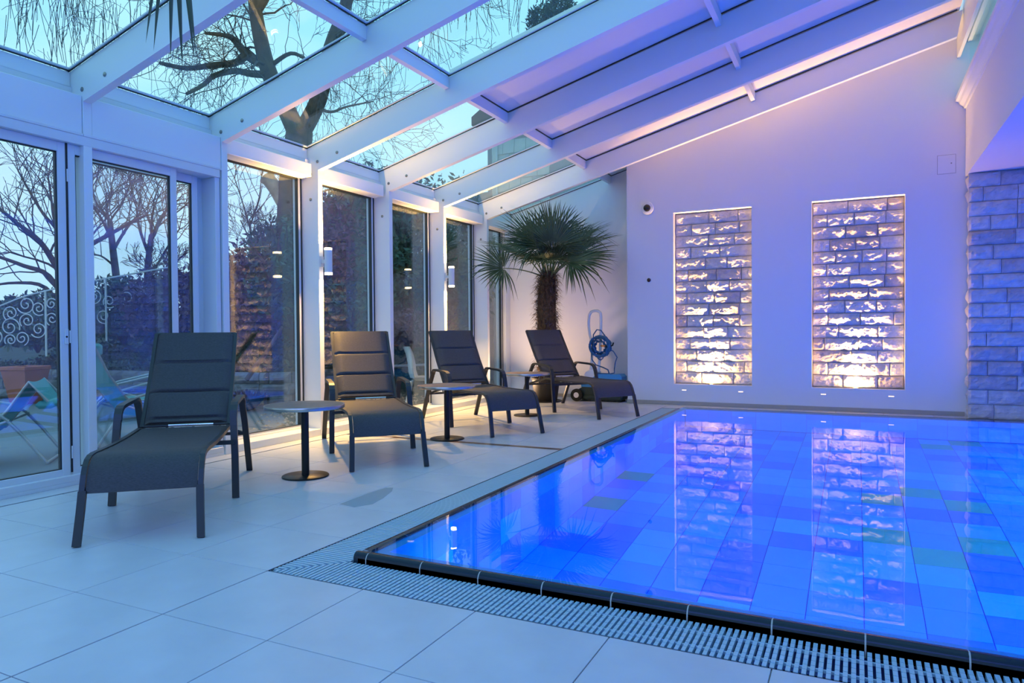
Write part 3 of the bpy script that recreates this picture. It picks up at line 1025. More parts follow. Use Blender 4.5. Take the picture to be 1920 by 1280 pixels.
# ================================================================== LOUNGERS
def lounger(name, label, loc, ang):
    """local axes: +Y runs from the foot end to the head end, X across, origin between the front legs"""
    t = empty(name, (loc[0], loc[1], 0), ang, label=label, cat='sun lounger', group='charcoal sun loungers beside the pool')
    hw = 0.297
    prof = [(0.080, 0.285), (0.098, 0.335), (0.120, 0.385), (0.148, 0.428), (0.185, 0.460), (0.235, 0.476), (0.30, 0.480)]
    y = 0.36
    while y < 1.415:
        prof.append((y, 0.480 - 0.012 * math.sin((y - 0.3) / 1.1 * PI)))
        y += 0.055
    prof.append((1.42, 0.478))
    sl = MB()
    vs, fs = [], []
    nxs = 9
    m = len(prof)
    for side in (0, 1):
        for q, (yy, zz) in enumerate(prof):
            t0 = prof[max(0, q - 1)]
            t1 = prof[min(m - 1, q + 1)]
            dy, dz = t1[0] - t0[0], t1[1] - t0[1]
            l_ = math.hypot(dy, dz)
            ny, nz = -dz / l_, dy / l_
            grv = 0.0
            if q > 7 and q % 2 == 0 and q < m - 1:
                grv = 0.005
            for i in range(nxs):
                u = -1 + 2 * i / (nxs - 1)
                sag = -0.006 * (1 - u * u) if q > 6 else 0.0
                th = (0.0075 - grv) if side == 0 else -0.0075
                if abs(u) > 0.99:
                    th *= 0.3
                vs.append((u * hw, yy + ny * th, zz + nz * th + sag))
    for q in range(m - 1):
        for i in range(nxs - 1):
            a = q * nxs + i
            fs.append((a, a + 1, a + nxs + 1, a + nxs))
            a += m * nxs
            fs.append((a, a + nxs, a + nxs + 1, a + 1))
    o_ = m * nxs
    for q in range(m - 1):
        for i in (0, nxs - 1):
            a = q * nxs + i
            fs.append((a, a + nxs, a + nxs + o_, a + o_) if i == 0 else (a, a + o_, a + nxs + o_, a + nxs))
    for q in (0, m - 1):
        for i in range(nxs - 1):
            a = q * nxs + i
            fs.append((a, a + o_, a + o_ + 1, a + 1))
    sl.add(vs, fs)
    sl.build('seat', SLING, t, True)
    for s in (-1, 1):
        MB().bar([(s * 0.315, yy, zz - 0.004) for yy, zz in prof[::1]], (1, 0, 0), 0.030, 0.026).build('side_rail', LFRAME, t)
        MB().bar([(s * 0.312, 0.083, 0.30), (s * 0.316, 0.055, 0.19), (s * 0.325, 0.004, 0.004)], (1, 0, 0), 0.042, 0.027).build('leg', LFRAME, t)
        xa = s * 0.385
        MB().bar([(s * 0.405, 1.005, 0.003), (s * 0.398, 1.055, 0.30), (s * 0.388, 1.09, 0.52), (s * 0.386, 1.105, 0.585)], (1, 0, 0), 0.048, 0.030).build('leg', LFRAME, t)
        MB().bar([(xa, 1.105, 0.58), (xa, 1.12, 0.622), (xa, 1.15, 0.655), (xa, 1.19, 0.672), (xa, 1.25, 0.678), (xa, 1.58, 0.690), (xa, 1.63, 0.684), (xa, 1.665, 0.662), (xa, 1.688, 0.63)],
                 (1, 0, 0), 0.052, 0.026).build('armrest', LFRAME, t)
        MB().bar([(xa, 1.683, 0.64), (s * 0.392, 1.80, 0.46), (s * 0.400, 2.06, 0.003)], (1, 0, 0), 0.048, 0.028).build('leg', LFRAME, t)
    st = MB()
    st.bar([(-0.398, 1.052, 0.40), (0.398, 1.052, 0.40)], (0, 0, 1), 0.03, 0.02)
    st.build('cross_brace', LFRAME, t)
    MB().bar([(-0.32, 0.100, 0.305), (0.32, 0.100, 0.305)], (0, 0, 1), 0.03, 0.02).build('foot_bar', LFRAME, t)
    MB().bar([(-0.392, 1.86, 0.355), (0.392, 1.86, 0.355)], (0, 0, 1), 0.025, 0.018).build('rear_brace', LFRAME, t)
    # back: padded sling in three fields, tilted
    b0, b1 = Vector((0, 1.462, 0.498)), Vector((0, 2.0, 1.192))
    ax = (b1 - b0)
    LB = ax.length
    ax.normalize()
    nr = Vector((0, -ax.z, ax.y))       # front normal, towards the feet and up
    if nr.z < 0:
        nr = -nr
    nl, nw = 81, 15
    vs, fs = [], []
    grooves = (0.045, 0.335, 0.655)
    for side in (0, 1):
        for j in range(nl):
            v = j / (nl - 1)
            for i in range(nw):
                u = -1 + 2 * i / (nw - 1)
                inner = 1.0 if abs(u) < 0.84 else max(0.0, (0.97 - abs(u)) / 0.13)
                g = min(abs(v - gg) for gg in grooves)
                pad = 0.036 * inner * min(1.0, g / 0.020) ** 0.5
                if v > 0.985:
                    pad *= 0.3
                curve = 0.020 * math.sin(v * PI) * (1 - 0.5 * u * u)
                off = (pad + 0.006 - curve) if side == 0 else (-0.012 - curve)
                p = b0 + ax * (v * LB) + nr * off
                vs.append((u * hw, p.y, p.z))
    for j in range(nl - 1):
        for i in range(nw - 1):
            a = j * nw + i
            fs.append((a, a + 1, a + nw + 1, a + nw))
            a += nl * nw
            fs.append((a, a + nw, a + nw + 1, a + 1))
    o_ = nl * nw
    for j in range(nl - 1):
        for i in (0, nw - 1):
            a = j * nw + i
            fs.append((a, a + nw, a + nw + o_, a + o_) if i == 0 else (a, a + o_, a + nw + o_, a + nw))
    for j in (0, nl - 1):
        for i in range(nw - 1):
            a = j * nw + i
            fs.append((a, a + o_, a + o_ + 1, a + 1) if j == 0 else (a, a + 1, a + o_ + 1, a + o_))
    bk = MB()
    bk.add(vs, fs)
    back = bk.build('backrest', SLING, t, True)
    for s in (-1, 1):
        MB().bar([(s * 0.309, (b0 - ax * 0.02).y, (b0 - ax * 0.02).z), (s * 0.309, (b0 + ax * 0.4 - nr * 0.018).y, (b0 + ax * 0.4 - nr * 0.018).z),
                  (s * 0.309, b1.y, b1.z)], (1, 0, 0), 0.026, 0.026).build('back_rail', LFRAME, back)
    MB().bar([(-0.31, b1.y, b1.z), (0.31, b1.y, b1.z)], nr, 0.022, 0.016).build('top_rail', LFRAME, back)
    MB().tube([(-0.30, 1.44, 0.492), (0.30, 1.44, 0.492)], 0.011, 10).build('hinge_rod', LFRAME, t, True)
    MB().tube([(-0.12, 1.437, 0.494), (0.20, 1.437, 0.494)], 0.013, 10).build('hinge_sleeve', CHROME, t, True)
    pb = b0 + ax * 0.30 - nr * 0.03
    MB().tube([(-0.20, pb.y, pb.z), (-0.20, 1.80, 0.40), (-0.19, 1.83, 0.365), (0.19, 1.83, 0.365), (0.20, 1.80, 0.40), (0.20, pb.y, pb.z)], 0.010, 8).build('support_bracket', LFRAME, t, True)
    for s in (-1, 1):     # the rails run on under the back to carry it
        MB().bar([(s * 0.315, 1.41, 0.474), (s * 0.315, 1.86, 0.37), (s * 0.36, 1.87, 0.36)], (1, 0, 0), 0.026, 0.024).build('rear_rail', LFRAME, t)
    return t


LW = math.radians
lounger('sun_lounger', 'charcoal sun lounger nearest the viewer, in front of the sliding door', (-1.0285, 0.0355), LW(41.3))
lounger('sun_lounger', 'charcoal sun lounger whose back glows orange, beside the nearer lit post', (-0.978, 2.374), LW(45.5))
lounger('sun_lounger', 'charcoal sun lounger third from the viewer, between the middle and far side tables', (-0.80, 4.58), LW(53.5))
lounger('sun_lounger', 'charcoal sun lounger farthest from the viewer, in front of the palm', (-0.217, 6.5215), LW(54.3))


def side_table(loc, label):
    t = empty('side_table', (loc[0], loc[1], 0), 0, label=label, cat='table', group='round side tables between the loungers')
    MB().lathe([(0.0, 0.0008), (0.186, 0.0008), (0.19, 0.004), (0.19, 0.010), (0.184, 0.0145), (0.0, 0.016)], 56).build('base', BLACK, t, True)
    MB().lathe([(0.0, 0.014), (0.031, 0.014), (0.031, 0.572), (0.0, 0.572)], 28).build('column', BLACK, t, True)
    top = MB().lathe([(0.0, 0.572), (0.316, 0.572), (0.316, 0.600), (0.0, 0.600)], 72).build('top', TOPWOOD, t, True)
    rim = MB().lathe([(0.3162, 0.571), (0.3235, 0.571), (0.3245, 0.573), (0.3245, 0.599), (0.3235, 0.601), (0.3162, 0.601), (0.3162, 0.5712)], 72)
    rim.f = rim.f[:-2]
    rim.build('metal_edge', STEEL, top, True)
    return t


side_table((-1.454, 1.85), 'round side table between the two nearest loungers')
side_table((-1.416, 4.04), 'round side table in front of the third lounger, beside the floor drain')
side_table((-1.50, 6.33), 'round side table farthest back, left of the lounger by the palm')


# ================================================================== PALMS
def fan_leaf(parent, base, hub, axis, length, nblades, seed, span=1.9, droop=0.10, mid=None, pr=0.008, up=(0, 0, 1), wmul=1.0):
    rs = random.Random(seed)
    a = Vector(axis).normalized()
    u = Vector(up)
    n = (u - a * u.dot(a))
    n = n.normalized() if n.length > 1e-3 else a.orthogonal().normalized()
    s = n.cross(a)
    hub = Vector(hub)
    mb = MB()
    for b_ in range(nblades):
        f = -1 + 2 * b_ / (nblades - 1)
        th = f * span + rs.uniform(-0.02, 0.02)
        L = length * (0.72 + 0.28 * math.cos(th * 0.7)) * rs.uniform(0.92, 1.05)
        d = (a * math.cos(th) + s * math.sin(th))
        side = (s * math.cos(th) - a * math.sin(th))
        cup = n * (0.10 + 0.22 * abs(f)) * rs.uniform(0.8, 1.2)
        d = (d + cup * 0.6).normalized()
        dang = span * 2 / (nblades - 1)
        st = 7
        vs = []
        bend = rs.random() < 0.16
        for k in range(st):
            t = k / (st - 1)
            r = 0.03 + t * L
            wmax = 0.5 * dang * r * 0.98
            wfree = 0.5 * dang * (0.42 * L) * 0.95
            wd = min(wmax, wfree) * wmul
            if t > 0.42:
                wd *= max(0.0, 1 - (t - 0.42) / 0.58) ** 0.75
            sag = -droop * L * max(0, t - 0.35) ** 2 * 2.2
            if bend and t > 0.6:
                sag -= (t - 0.6) * L * 0.75
            c = hub + d * r + Vector((0, 0, sag))
            fold = n * (wd * 0.55)
            vs += [c - side * wd + fold, c, c + side * wd + fold]
        fs = []
        for k in range(st - 1):
            q = k * 3
            fs += [(q, q + 1, q + 4, q + 3), (q + 1, q + 2, q + 5, q + 4)]
        mb.add(vs, fs)
    lf = mb.build('leaf', PALML, parent)
    base = Vector(base)
    if mid is None:
        mid = (base + hub) / 2 + Vector((0, 0, 0.10 * (hub - base).length))
    mid = Vector(mid)
    pts = []
    for k in range(7):
        t = k / 6
        pts.append(base * (1 - t) ** 2 + mid * 2 * t * (1 - t) + hub * t * t)
    MB().tube(pts + [hub + a * 0.03], [pr * 1.6 - pr * 0.9 * k / 7 for k in range(8)], 6).build('petiole', mat('palm_petiole', (0.10, 0.13, 0.05), 0.5), lf, True)
    return lf


def palm_trunk(parent, pts, rads, seed, nfib):
    MB().tube(pts, rads, 14).build('trunk', PALMT, parent, True)
    rs = random.Random(seed)
    mb = MB()
    m = len(pts)
    for i in range(nfib):
        t = rs.random() ** 0.85
        q = t * (m - 1)
        k = min(int(q), m - 2)
        c = Vector(pts[k]).lerp(Vector(pts[k + 1]), q - k)
        r = rads[k] + (rads[k + 1] - rads[k]) * (q - k)
        a = rs.uniform(0, 2 * PI)
        d = Vector((math.cos(a), math.sin(a), 0))
        L = rs.uniform(0.07, 0.20)
        e = d * rs.uniform(0.25, 0.9) + Vector((rs.uniform(-.4, .4), rs.uniform(-.4, .4), rs.uniform(-0.6, 1.0)))
        p0 = c + d * (r * 0.95)
        sd = Vector((-d.y, d.x, 0)) * rs.uniform(0.003, 0.016)
        p1 = p0 + e.normalized() * L * 0.6
        p2 = p1 + (e.normalized() + Vector((0, 0, -0.8))).normalized() * L * 0.5
        mb.add([p0 - sd, p0 + sd, p1 + sd * 0.6, p1 - sd * 0.6, p2], [(0, 1, 2, 3), (3, 2, 4)])
    o = mb.build('trunk_fibre', PALMT, parent)
    o['kind'] = 'stuff'


palm = empty('fan_palm', (-2.03, 8.22, 0), label='fan palm with a shaggy trunk in a dark pot behind the farthest lounger', cat='palm')
MB().lathe([(0.0, 0.002), (0.17, 0.002), (0.19, 0.03), (0.235, 0.36), (0.245, 0.37), (0.245, 0.40), (0.222, 0.40), (0.215, 0.36), (0.0, 0.36)], 36).build('pot', POTP, palm, True)
MB().lathe([(0.0, 0.001), (0.26, 0.001), (0.27, 0.02), (0.255, 0.02), (0.25, 0.008), (0.0, 0.008)], 36).build('saucer', POTP, palm, True)
MB().lathe([(0.0, 0.361), (0.214, 0.361), (0.12, 0.375), (0.0, 0.38)], 20).build('soil', EARTH, palm, True)
tp = [(0, 0, 0.36), (0.02, -0.02, 0.62), (0.04, -0.02, 0.90), (0.035, -0.01, 1.2), (0.02, 0, 1.5), (0.03, 0, 1.8), (0.05, 0, 2.04), (0.055, 0, 2.14)]
palm_trunk(palm, tp, [0.13, 0.135, 0.14, 0.155, 0.155, 0.15, 0.13, 0.07], 4, 3200)
Tt = Vector((0.055, 0, 2.08))
CR, CU, CF = Vector((R_.x, R_.y, 0)).normalized(), Vector((0, 0, 1)), Vector((-F_.x, -F_.y, 0)).normalized()


def cv(a, u, c):
    return CR * a + CU * u + CF * c


leaves = [((-0.74, 0.14, 0.25), (-1, 0.10, 0.35), 0.62, 30, 1.9, (0.3, 0.6, 0.9)),
          ((0.06, 0.46, 0.42), (0.12, 1, 0.10), 0.78, 38, 1.75, (0.0, 0.25, 1.0)),
          ((-0.20, 0.48, 0.28), (-0.85, 0.62, 0.15), 0.86, 34, 1.4, (0.2, 0.8, 0.8)),
          ((0.34, 0.26, 0.45), (1, 0.28, 0.25), 0.80, 34, 1.75, (-0.3, 0.55, 0.9)),
          ((0.40, 0.55, -0.05), (0.88, 0.55, -0.1), 0.80, 34, 1.5, (-0.4, 0.9, 0.3)),
          ((-0.16, 0.60, -0.30), (-0.35, 0.95, -0.3), 0.72, 30, 1.6, (0.1, 0.3, 1.0)),
          ((0.22, 0.60, -0.30), (0.45, 0.95, -0.25), 0.76, 32, 1.6, (-0.1, 0.3, 1.0)),
          ((-0.42, 0.40, 0.0), (-1, 0.34, -0.15), 0.78, 30, 1.5, (0.2, 1.0, 0.4)),
          ((-0.04, 0.28, 0.42), (-0.25, -0.35, 0.9), 0.50, 26, 1.6, (0, 0.9, 0.4)),
          ((0.50, 0.34, -0.20), (1, 0.12, -0.25), 0.70, 28, 1.5, (0, 1, 0.2)),
          ((-0.26, 0.30, 0.32), (-0.7, -0.15, 0.6), 0.55, 26, 1.6, (0.1, 1, 0.4)),
          ((0.05, 0.62, 0.02), (0.05, 1, -0.05), 0.70, 28, 1.5, (0.0, 0.1, 1.0)),
          ((0.30, 0.20, 0.50), (0.95, 0.22, 0.35), 0.78, 34, 1.6, (-0.2, 0.75, 0.6)),
          ((0.06, 0.36, 0.36), (-0.1, 0.35, 0.9), 0.46, 28, 1.9, (0.0, 0.8, -0.3)),
          ((0.14, 0.24, 0.30), (0.5, -0.25, 0.75), 0.50, 26, 1.6, (0, 0.9, 0.4)),
          ((-0.12, 0.40, 0.40), (-0.5, 0.55, 0.5), 0.66, 32, 1.6, (0.2, 0.7, 0.6)),
          ((0.55, 0.50, 0.10), (1, 0.30, 0.05), 0.72, 26, 1.3, (-0.2, 1, 0.2)),
          ((0.12, 0.26, 0.22), (0.35, 0.40, 0.85), 0.52, 30, 1.9, (0.0, 1, -0.4)),
          ((-0.10, 0.25, 0.22), (-0.35, 0.35, 0.85), 0.52, 30, 1.9, (0.0, 1, -0.4)),
          ((0.02, 0.30, -0.25), (0.1, 0.4, -0.9), 0.55, 28, 1.9, (0.0, 1, 0.4))]
for q, (h, axs, L, nb, sp, upv) in enumerate(leaves):
    hub = Tt + cv(*h)
    bdir = (hub - Tt)
    base = Tt + Vector((bdir.x, bdir.y, 0)).normalized() * 0.05 + Vector((0, 0, -0.04 * (q % 3)))
    fan_leaf(palm, base, hub, cv(*axs), L, nb, 40 + q, sp, 0.10, up=cv(*upv))

pu = empty('palm_fill_lamp', (-2.70, 8.05, 0), label='small black ground spotlight added beside the palm pot to brighten the corner', cat='spotlight')  # added lamp, put in to brighten the wall behind the palm
MB().lathe([(0.0, 0.001), (0.05, 0.001), (0.05, 0.012), (0.0, 0.012)], 20).build('foot', BLACK, pu, True)
MB().lathe([(0.030, 0.012), (0.034, 0.012), (0.042, 0.11), (0.038, 0.11), (0.030, 0.0125)], 20).build('shade', BLACK, pu, True)
MB().lathe([(0.0, 0.085), (0.036, 0.085), (0.036, 0.088), (0.0, 0.088)], 20).build('lens', LAMPON, pu, True)
area('palm_fill', (-2.70, 8.05, 0.125), (0.45, 0.05, 1), 0.06, 0.06, 30, (1.0, 0.62, 0.35), 150)

# second palm left of the picture: only the tips of one leaf hang into view
palm2 = empty('fan_palm', (0.05, -2.35, 0), label='tall fan palm beside the viewer, only dark leaf tips hanging in at the upper left', cat='palm')
MB().lathe([(0.0, 0.002), (0.19, 0.002), (0.21, 0.03), (0.26, 0.42), (0.27, 0.45), (0.245, 0.45), (0.235, 0.40), (0.0, 0.40)], 36).build('pot', POTP, palm2, True)
palm_trunk(palm2, [(0, 0, 0.40), (0.02, 0.02, 0.9), (0.0, 0.04, 1.4), (0.03, 0.05, 1.9), (0.05, 0.05, 2.35)], [0.13, 0.14, 0.14, 0.13, 0.08], 9, 500)
T2 = Vector((0.05, 0.05, 2.3))
hubw = Vector((1.17, -1.42, 2.385))
hub2 = hubw - Vector((0.05, -2.35, 0))
fan_leaf(palm2, T2, hub2, (0.03, 0.03, -1), 0.50, 6, 77, 0.13, 0.0, mid=(T2 + hub2) / 2 + Vector((0, 0, 0.5)), up=(0.5, -0.9, 0.2), wmul=1.6)
for q, (h, axs) in enumerate((((-0.5, -0.3, 2.8), (-0.7, -0.4, 0.5)), ((-0.4, 0.2, 3.0), (-0.8, 0.1, 0.6)), ((0.1, -0.5, 3.1), (0.1, -0.8, 0.5)), ((-0.1, -0.1, 3.2), (-0.2, -0.2, 1)))):
    fan_leaf(palm2, T2, h, axs, 0.6, 26, 90 + q, 1.7, 0.1)

# ================================================================== POOL CLEANER ON ITS CADDY
cl = empty('pool_cleaner_caddy', (-1.2, 8.62, 0), label='pool cleaning robot on a wheeled caddy with a white handle and coiled blue cable', cat='pool cleaner')
MB().box(-0.40, 0.42, -0.16, 0.20, 0.035, 0.115, 0.02).build('base_tray', DGREEN, cl, True)
MB().prism([(-0.36, 0.115), (0.40, 0.115), (0.40, 0.20), (0.33, 0.24), (-0.28, 0.24), (-0.36, 0.19)], 'y', -0.14, 0.18).build('lower_shell', DGREEN, cl, True)
MB().prism([(-0.30, 0.24), (0.41, 0.24), (0.41, 0.42), (0.37, 0.46), (0.0, 0.46), (-0.10, 0.40), (-0.30, 0.38)], 'y', -0.13, 0.15).build('robot_body', ROBOTB, cl, True)
MB().prism([(-0.29, 0.36), (-0.02, 0.36), (-0.03, 0.49), (-0.10, 0.54), (-0.22, 0.50)], 'y', -0.10, 0.12).build('robot_lid', ROBOTW, cl, True)
for y, rz in ((-0.185, 0), (0.20, 0)):
    whl = MB().lathe([(0.0, -0.022), (0.095, -0.022), (0.105, -0.012), (0.105, 0.012), (0.095, 0.022), (0.0, 0.022)], 32).build('wheel', RUBBER, cl, True, (-0.36, y, 0.106))
    whl.rotation_euler = (PI / 2, 0, 0)
    MB().lathe([(0.0, -0.026), (0.042, -0.026), (0.046, -0.022), (0.046, 0.026), (0.0, 0.027)], 24).build('hub', ROBOTW, whl, True)
MB().lathe([(0.0, 0.0), (0.03, 0.0), (0.03, 0.03), (0.0, 0.03)], 16).build('foot', RUBBER, cl, True, (0.36, -0.10, 0.004))
MB().lathe([(0.0, 0.0), (0.03, 0.0), (0.03, 0.03), (0.0, 0.03)], 16).build('foot', RUBBER, cl, True, (0.36, 0.12, 0.004))
hp = [(-0.235, 0.0, 0.10), (-0.175, 0.03, 0.55), (-0.155, 0.05, 0.95), (-0.215, 0.07, 1.12), (-0.238, 0.08, 1.30), (-0.225, 0.085, 1.45), (-0.19, 0.09, 1.505), (-0.14, 0.09, 1.522), (-0.07, 0.09, 1.52), (-0.03, 0.088, 1.49),
      (-0.015, 0.085, 1.42), (-0.015, 0.07, 1.15), (-0.02, 0.05, 0.85), (-0.045, 0.02, 0.45), (-0.065, 0.0, 0.10)]
MB().tube(hp, 0.024, 12).build('handle', ROBOTW, cl, True)
MB().box(-0.20, -0.135, 0.015, 0.085, 0.96, 1.02, 0.01).build('clamp', RUBBER, cl)
ct = []
for q in range(520):
    t = q / 519
    a = t * 2 * PI * 15
    rr = 0.06 + 0.115 * abs(math.sin(t * 9.3)) ** 0.6 + 0.012 * math.sin(q * 1.7)
    ct.append((0.02 + rr * math.cos(a) * 1.02, 0.0 - 0.055 + 0.10 * math.sin(t * 2 * PI * 3.1) * 0.6, 0.92 + rr * math.sin(a) * 1.0))
MB().tube(ct, 0.012, 6).build('cable_coil', HOSE, cl, True)
MB().tube([(-0.13, -0.02, 0.95), (-0.11, -0.03, 1.12), (-0.05, -0.03, 1.20), (0.02, -0.03, 1.19), (0.09, -0.03, 1.10), (0.12, -0.03, 1.02)], 0.011, 8).build('cable_loop', HOSE, cl, True)
MB().tube([(-0.03, -0.04, 0.78), (-0.03, -0.05, 0.72), (0.02, -0.05, 0.69), (0.06, -0.05, 0.72), (0.06, -0.04, 0.78)], 0.010, 8).build('cable_loop', HOSE, cl, True)
MB().tube([(-0.14, -0.05, 0.82), (-0.13, -0.06, 0.70), (-0.06, -0.06, 0.61), (0.06, -0.05, 0.57), (0.14, -0.03, 0.53), (0.16, -0.02, 0.46)], 0.011, 8).build('cable_tail', HOSE, cl, True)
MB().tube([(0.16, -0.05, 0.88), (0.24, -0.04, 0.84), (0.30, -0.03, 0.74), (0.27, -0.03, 0.66), (0.25, -0.02, 0.55), (0.25, -0.02, 0.48), (0.18, -0.02, 0.462), (-0.02, -0.06, 0.468), (-0.09, -0.08, 0.43)], 0.010, 8).build('cable_tail', HOSE, cl, True)
MB().tube([(0.10, -0.08, 0.93), (0.20, -0.08, 0.925), (0.24, -0.08, 0.94), (0.255, -0.08, 0.985)], 0.013, 8).build('hook', RUBBER, cl, True)
MB().box(0.04, 0.12, -0.125, -0.09, 0.915, 0.945, 0.006).build('plug', ORANGE, cl)

# ================================================================== GARDEN
def hill(x, y):
    """height of the garden beyond the patio: a planted bank behind a low wall, higher towards the far end"""
    d1 = (x + 6.6) * -0.1345 + (y - 6.55) * 0.9909
    d2 = -6.35 - x
    d = max(0.0, min(d1, d2) - 0.12)
    side = max(0.0, min(1.0, (x + 16.0) / 8.0))
    h = min(d, 0.5) * 0.9 + max(0.0, min(d - 0.5, 6.0)) * 0.52
    return h * (0.35 + 0.75 * side) - 0.10


vs, fs = [], []
gxs = [-120, -80, -50, -35, -26, -20, -17, -15] + [-14 + 0.5 * i for i in range(15)] + [-6.7, -6.45, -6.3, -5.5, -4.2, -3.6, -3.29]
gys = [-80, -50, -30, -18, -10, -6, -3, 0, 3, 4.5] + [5.4 + 0.35 * i for i in range(26)] + [15, 17, 20, 24, 30, 45, 70, 110]
for x in gxs:
    for y in gys:
        z = hill(x, y)
        if z > 0:
            z += 0.30 * mnoise.noise(Vector((x * 0.9, y * 0.9, 1.0))) * min(1.0, z)
        if x <= -20:
            z = min(z, 1.0)
        if y > 16:
            z = min(z, 4.0)
        vs.append((x, y, z))
ny = len(gys)
for i in range(len(gxs) - 1):
    for j in range(ny - 1):
        a = i * ny + j
        fs.append((a, a + ny, a + ny + 1, a + 1))
g = MB()
g.add(vs, fs)
gr = g.build('garden_ground', GRASSY, None, True)
tag(gr, 'dark planted bank rising beyond the patio', kind='structure')
# ground on the other sides of the building
o = MB().box(-3.29, 120, -80, YN - 0.2, -0.40, -0.12).box(-3.29, 120, 9.30, 110, -0.40, -0.12).build('rear_ground', EARTH)
tag(o, 'ground around the building', kind='structure')
pt = MB()
poly = [(-16.0, -6.0), (-3.95, -6.0), (-3.95, 3.3), (-4.1, 4.0), (-4.6, 4.9), (-5.4, 5.6), (-6.4, 6.1), (-16.0, 4.9)]
pt.prism(poly, 'z', -0.11, -0.075)
tag(pt.build('patio', PAVE), 'smooth grey patio paving outside the glass wall', kind='structure')
gv = MB().box(-3.95, -3.29, -6, 9.3, -0.12, -0.085).build('gravel_strip', GRAVEL)
tag(gv, 'gravel strip between the glass wall and the patio', kind='structure')
rs = random.Random(12)
mb = MB()
for i in range(2600):
    y = rs.uniform(1.5, 9.2)
    x = rs.uniform(-3.95, -3.31) if rs.random() < 0.6 else rs.uniform(-6.0, -3.95)
    if x < -3.95 and (y < 3.4 + (-3.95 - x) * 1.2):
        continue
    r = rs.uniform(0.012, 0.035)
    c = Vector((x, y, -0.082 + r * 0.2))
    q = rs.uniform(0, PI)
    ring = [c + Vector((math.cos(q + a) * r * rs.uniform(0.7, 1.2), math.sin(q + a) * r * rs.uniform(0.7, 1.2), 0)) for a in (0, PI * 0.5, PI, PI * 1.5)]
    mb.add(ring + [c + Vector((0, 0, r * 0.8)), c - Vector((0, 0, r * 0.5))], [(0, 1, 4), (1, 2, 4), (2, 3, 4), (3, 0, 4), (1, 0, 5), (2, 1, 5), (3, 2, 5), (0, 3, 5)])
tag(mb.build('gravel_pebbles', GRAVEL), 'loose pebbles outside the window', 'gravel', kind='stuff')

# low retaining wall of garden stones
GST = mat('garden_stone', (0.17, 0.185, 0.215), 0.85, noise=(8, 0.3, 6), bump=(20, 0.7))
rw = empty('garden_wall', (0, 0, 0), label='low dry wall of grey blocks holding the bank beyond the patio', cat='wall')
rs = random.Random(21)
gpath = [Vector((-13.6, 5.60, 0)), Vector((-6.6, 6.55, 0)), Vector((-6.35, 6.85, 0)), Vector((-6.35, 9.25, 0))]
for a_, b_ in zip(gpath[:-1], gpath[1:]):
    run = (b_ - a_).length
    dirw = (b_ - a_).normalized()
    rz = math.atan2(dirw.y, dirw.x)
    for row in range(3):
        t = -0.15 if row == 1 else 0.0
        while t < run - 0.05:
            L = min(rs.uniform(0.34, 0.62), run - t)
            if L > 0.08:
                me = stone_mesh(L - 0.008, 0.196, 0.13, 5000 + int(t * 50) + row * 7, 6, 4).mesh('block', GST)
                p_ = a_ + dirw * t
                link(me, 'block', rw, (p_.x, p_.y, -0.10 + row * 0.2), (0, 0, rz))
            t += L


# ------------------------------------------------ vegetation
def grow(segs, p, d, L, r, depth, rs, spread=0.55, upb=0.08, minr=0.003, split=(2, 3), shrink=0.74, wig=0.16):
    n = 4 if depth > 1 else 3
    dirv = d.copy()
    for k in range(n):
        dirv = (dirv + Vector((rs.gauss(0, wig), rs.gauss(0, wig), rs.gauss(0, wig) + upb))).normalized()
        q = p + dirv * (L / n)
        r2 = max(minr, r * 0.93)
        segs.append((p, q, r, r2))
        p, r = q, r2
        if depth > 0 and k >= 1 and rs.random() < 0.55:
            ax = dirv.orthogonal().normalized()
            ax.rotate(Matrix.Rotation(rs.uniform(0, 2 * PI), 3, dirv))
            nd = (dirv + ax * rs.uniform(spread * 0.8, spread * 1.7)).normalized()
            grow(segs, p, nd, L * rs.uniform(0.5, 0.8), max(minr, r * 0.55), depth - 1, rs, spread, upb, minr, split, shrink, wig)
    if depth > 0:
        for s in range(rs.randint(*split)):
            ax = dirv.orthogonal().normalized()
            ax.rotate(Matrix.Rotation(rs.uniform(0, 2 * PI), 3, dirv))
            nd = (dirv + ax * rs.uniform(spread * 0.4, spread * 1.2)).normalized()
            grow(segs, p, nd, L * shrink * rs.uniform(0.8, 1.1), max(minr, r * 0.72), depth - 1, rs, spread, upb, minr, split, shrink, wig)


def seg_mesh(segs, n=3):
    vs, fs = [], []
    for (p, q, r0, r1) in segs:
        t = (q - p)
        if t.length < 1e-6:
            continue
        t.normalize()
        u = t.orthogonal().normalized()
        s = t.cross(u)
        b_ = len(vs)
        nn = n if r0 < 0.03 else 7
        for c, r in ((p, r0), (q + t * r1 * 0.3, r1)):
            for k in range(nn):
                a = 2 * PI * k / nn
                vs.append(c + (u * math.cos(a) + s * math.sin(a)) * r)
        for k in range(nn):
            fs.append((b_ + k, b_ + (k + 1) % nn, b_ + nn + (k + 1) % nn, b_ + nn + k))
    mb = MB()
    mb.v = [tuple(v) for v in vs]
    mb.f = fs
    return mb


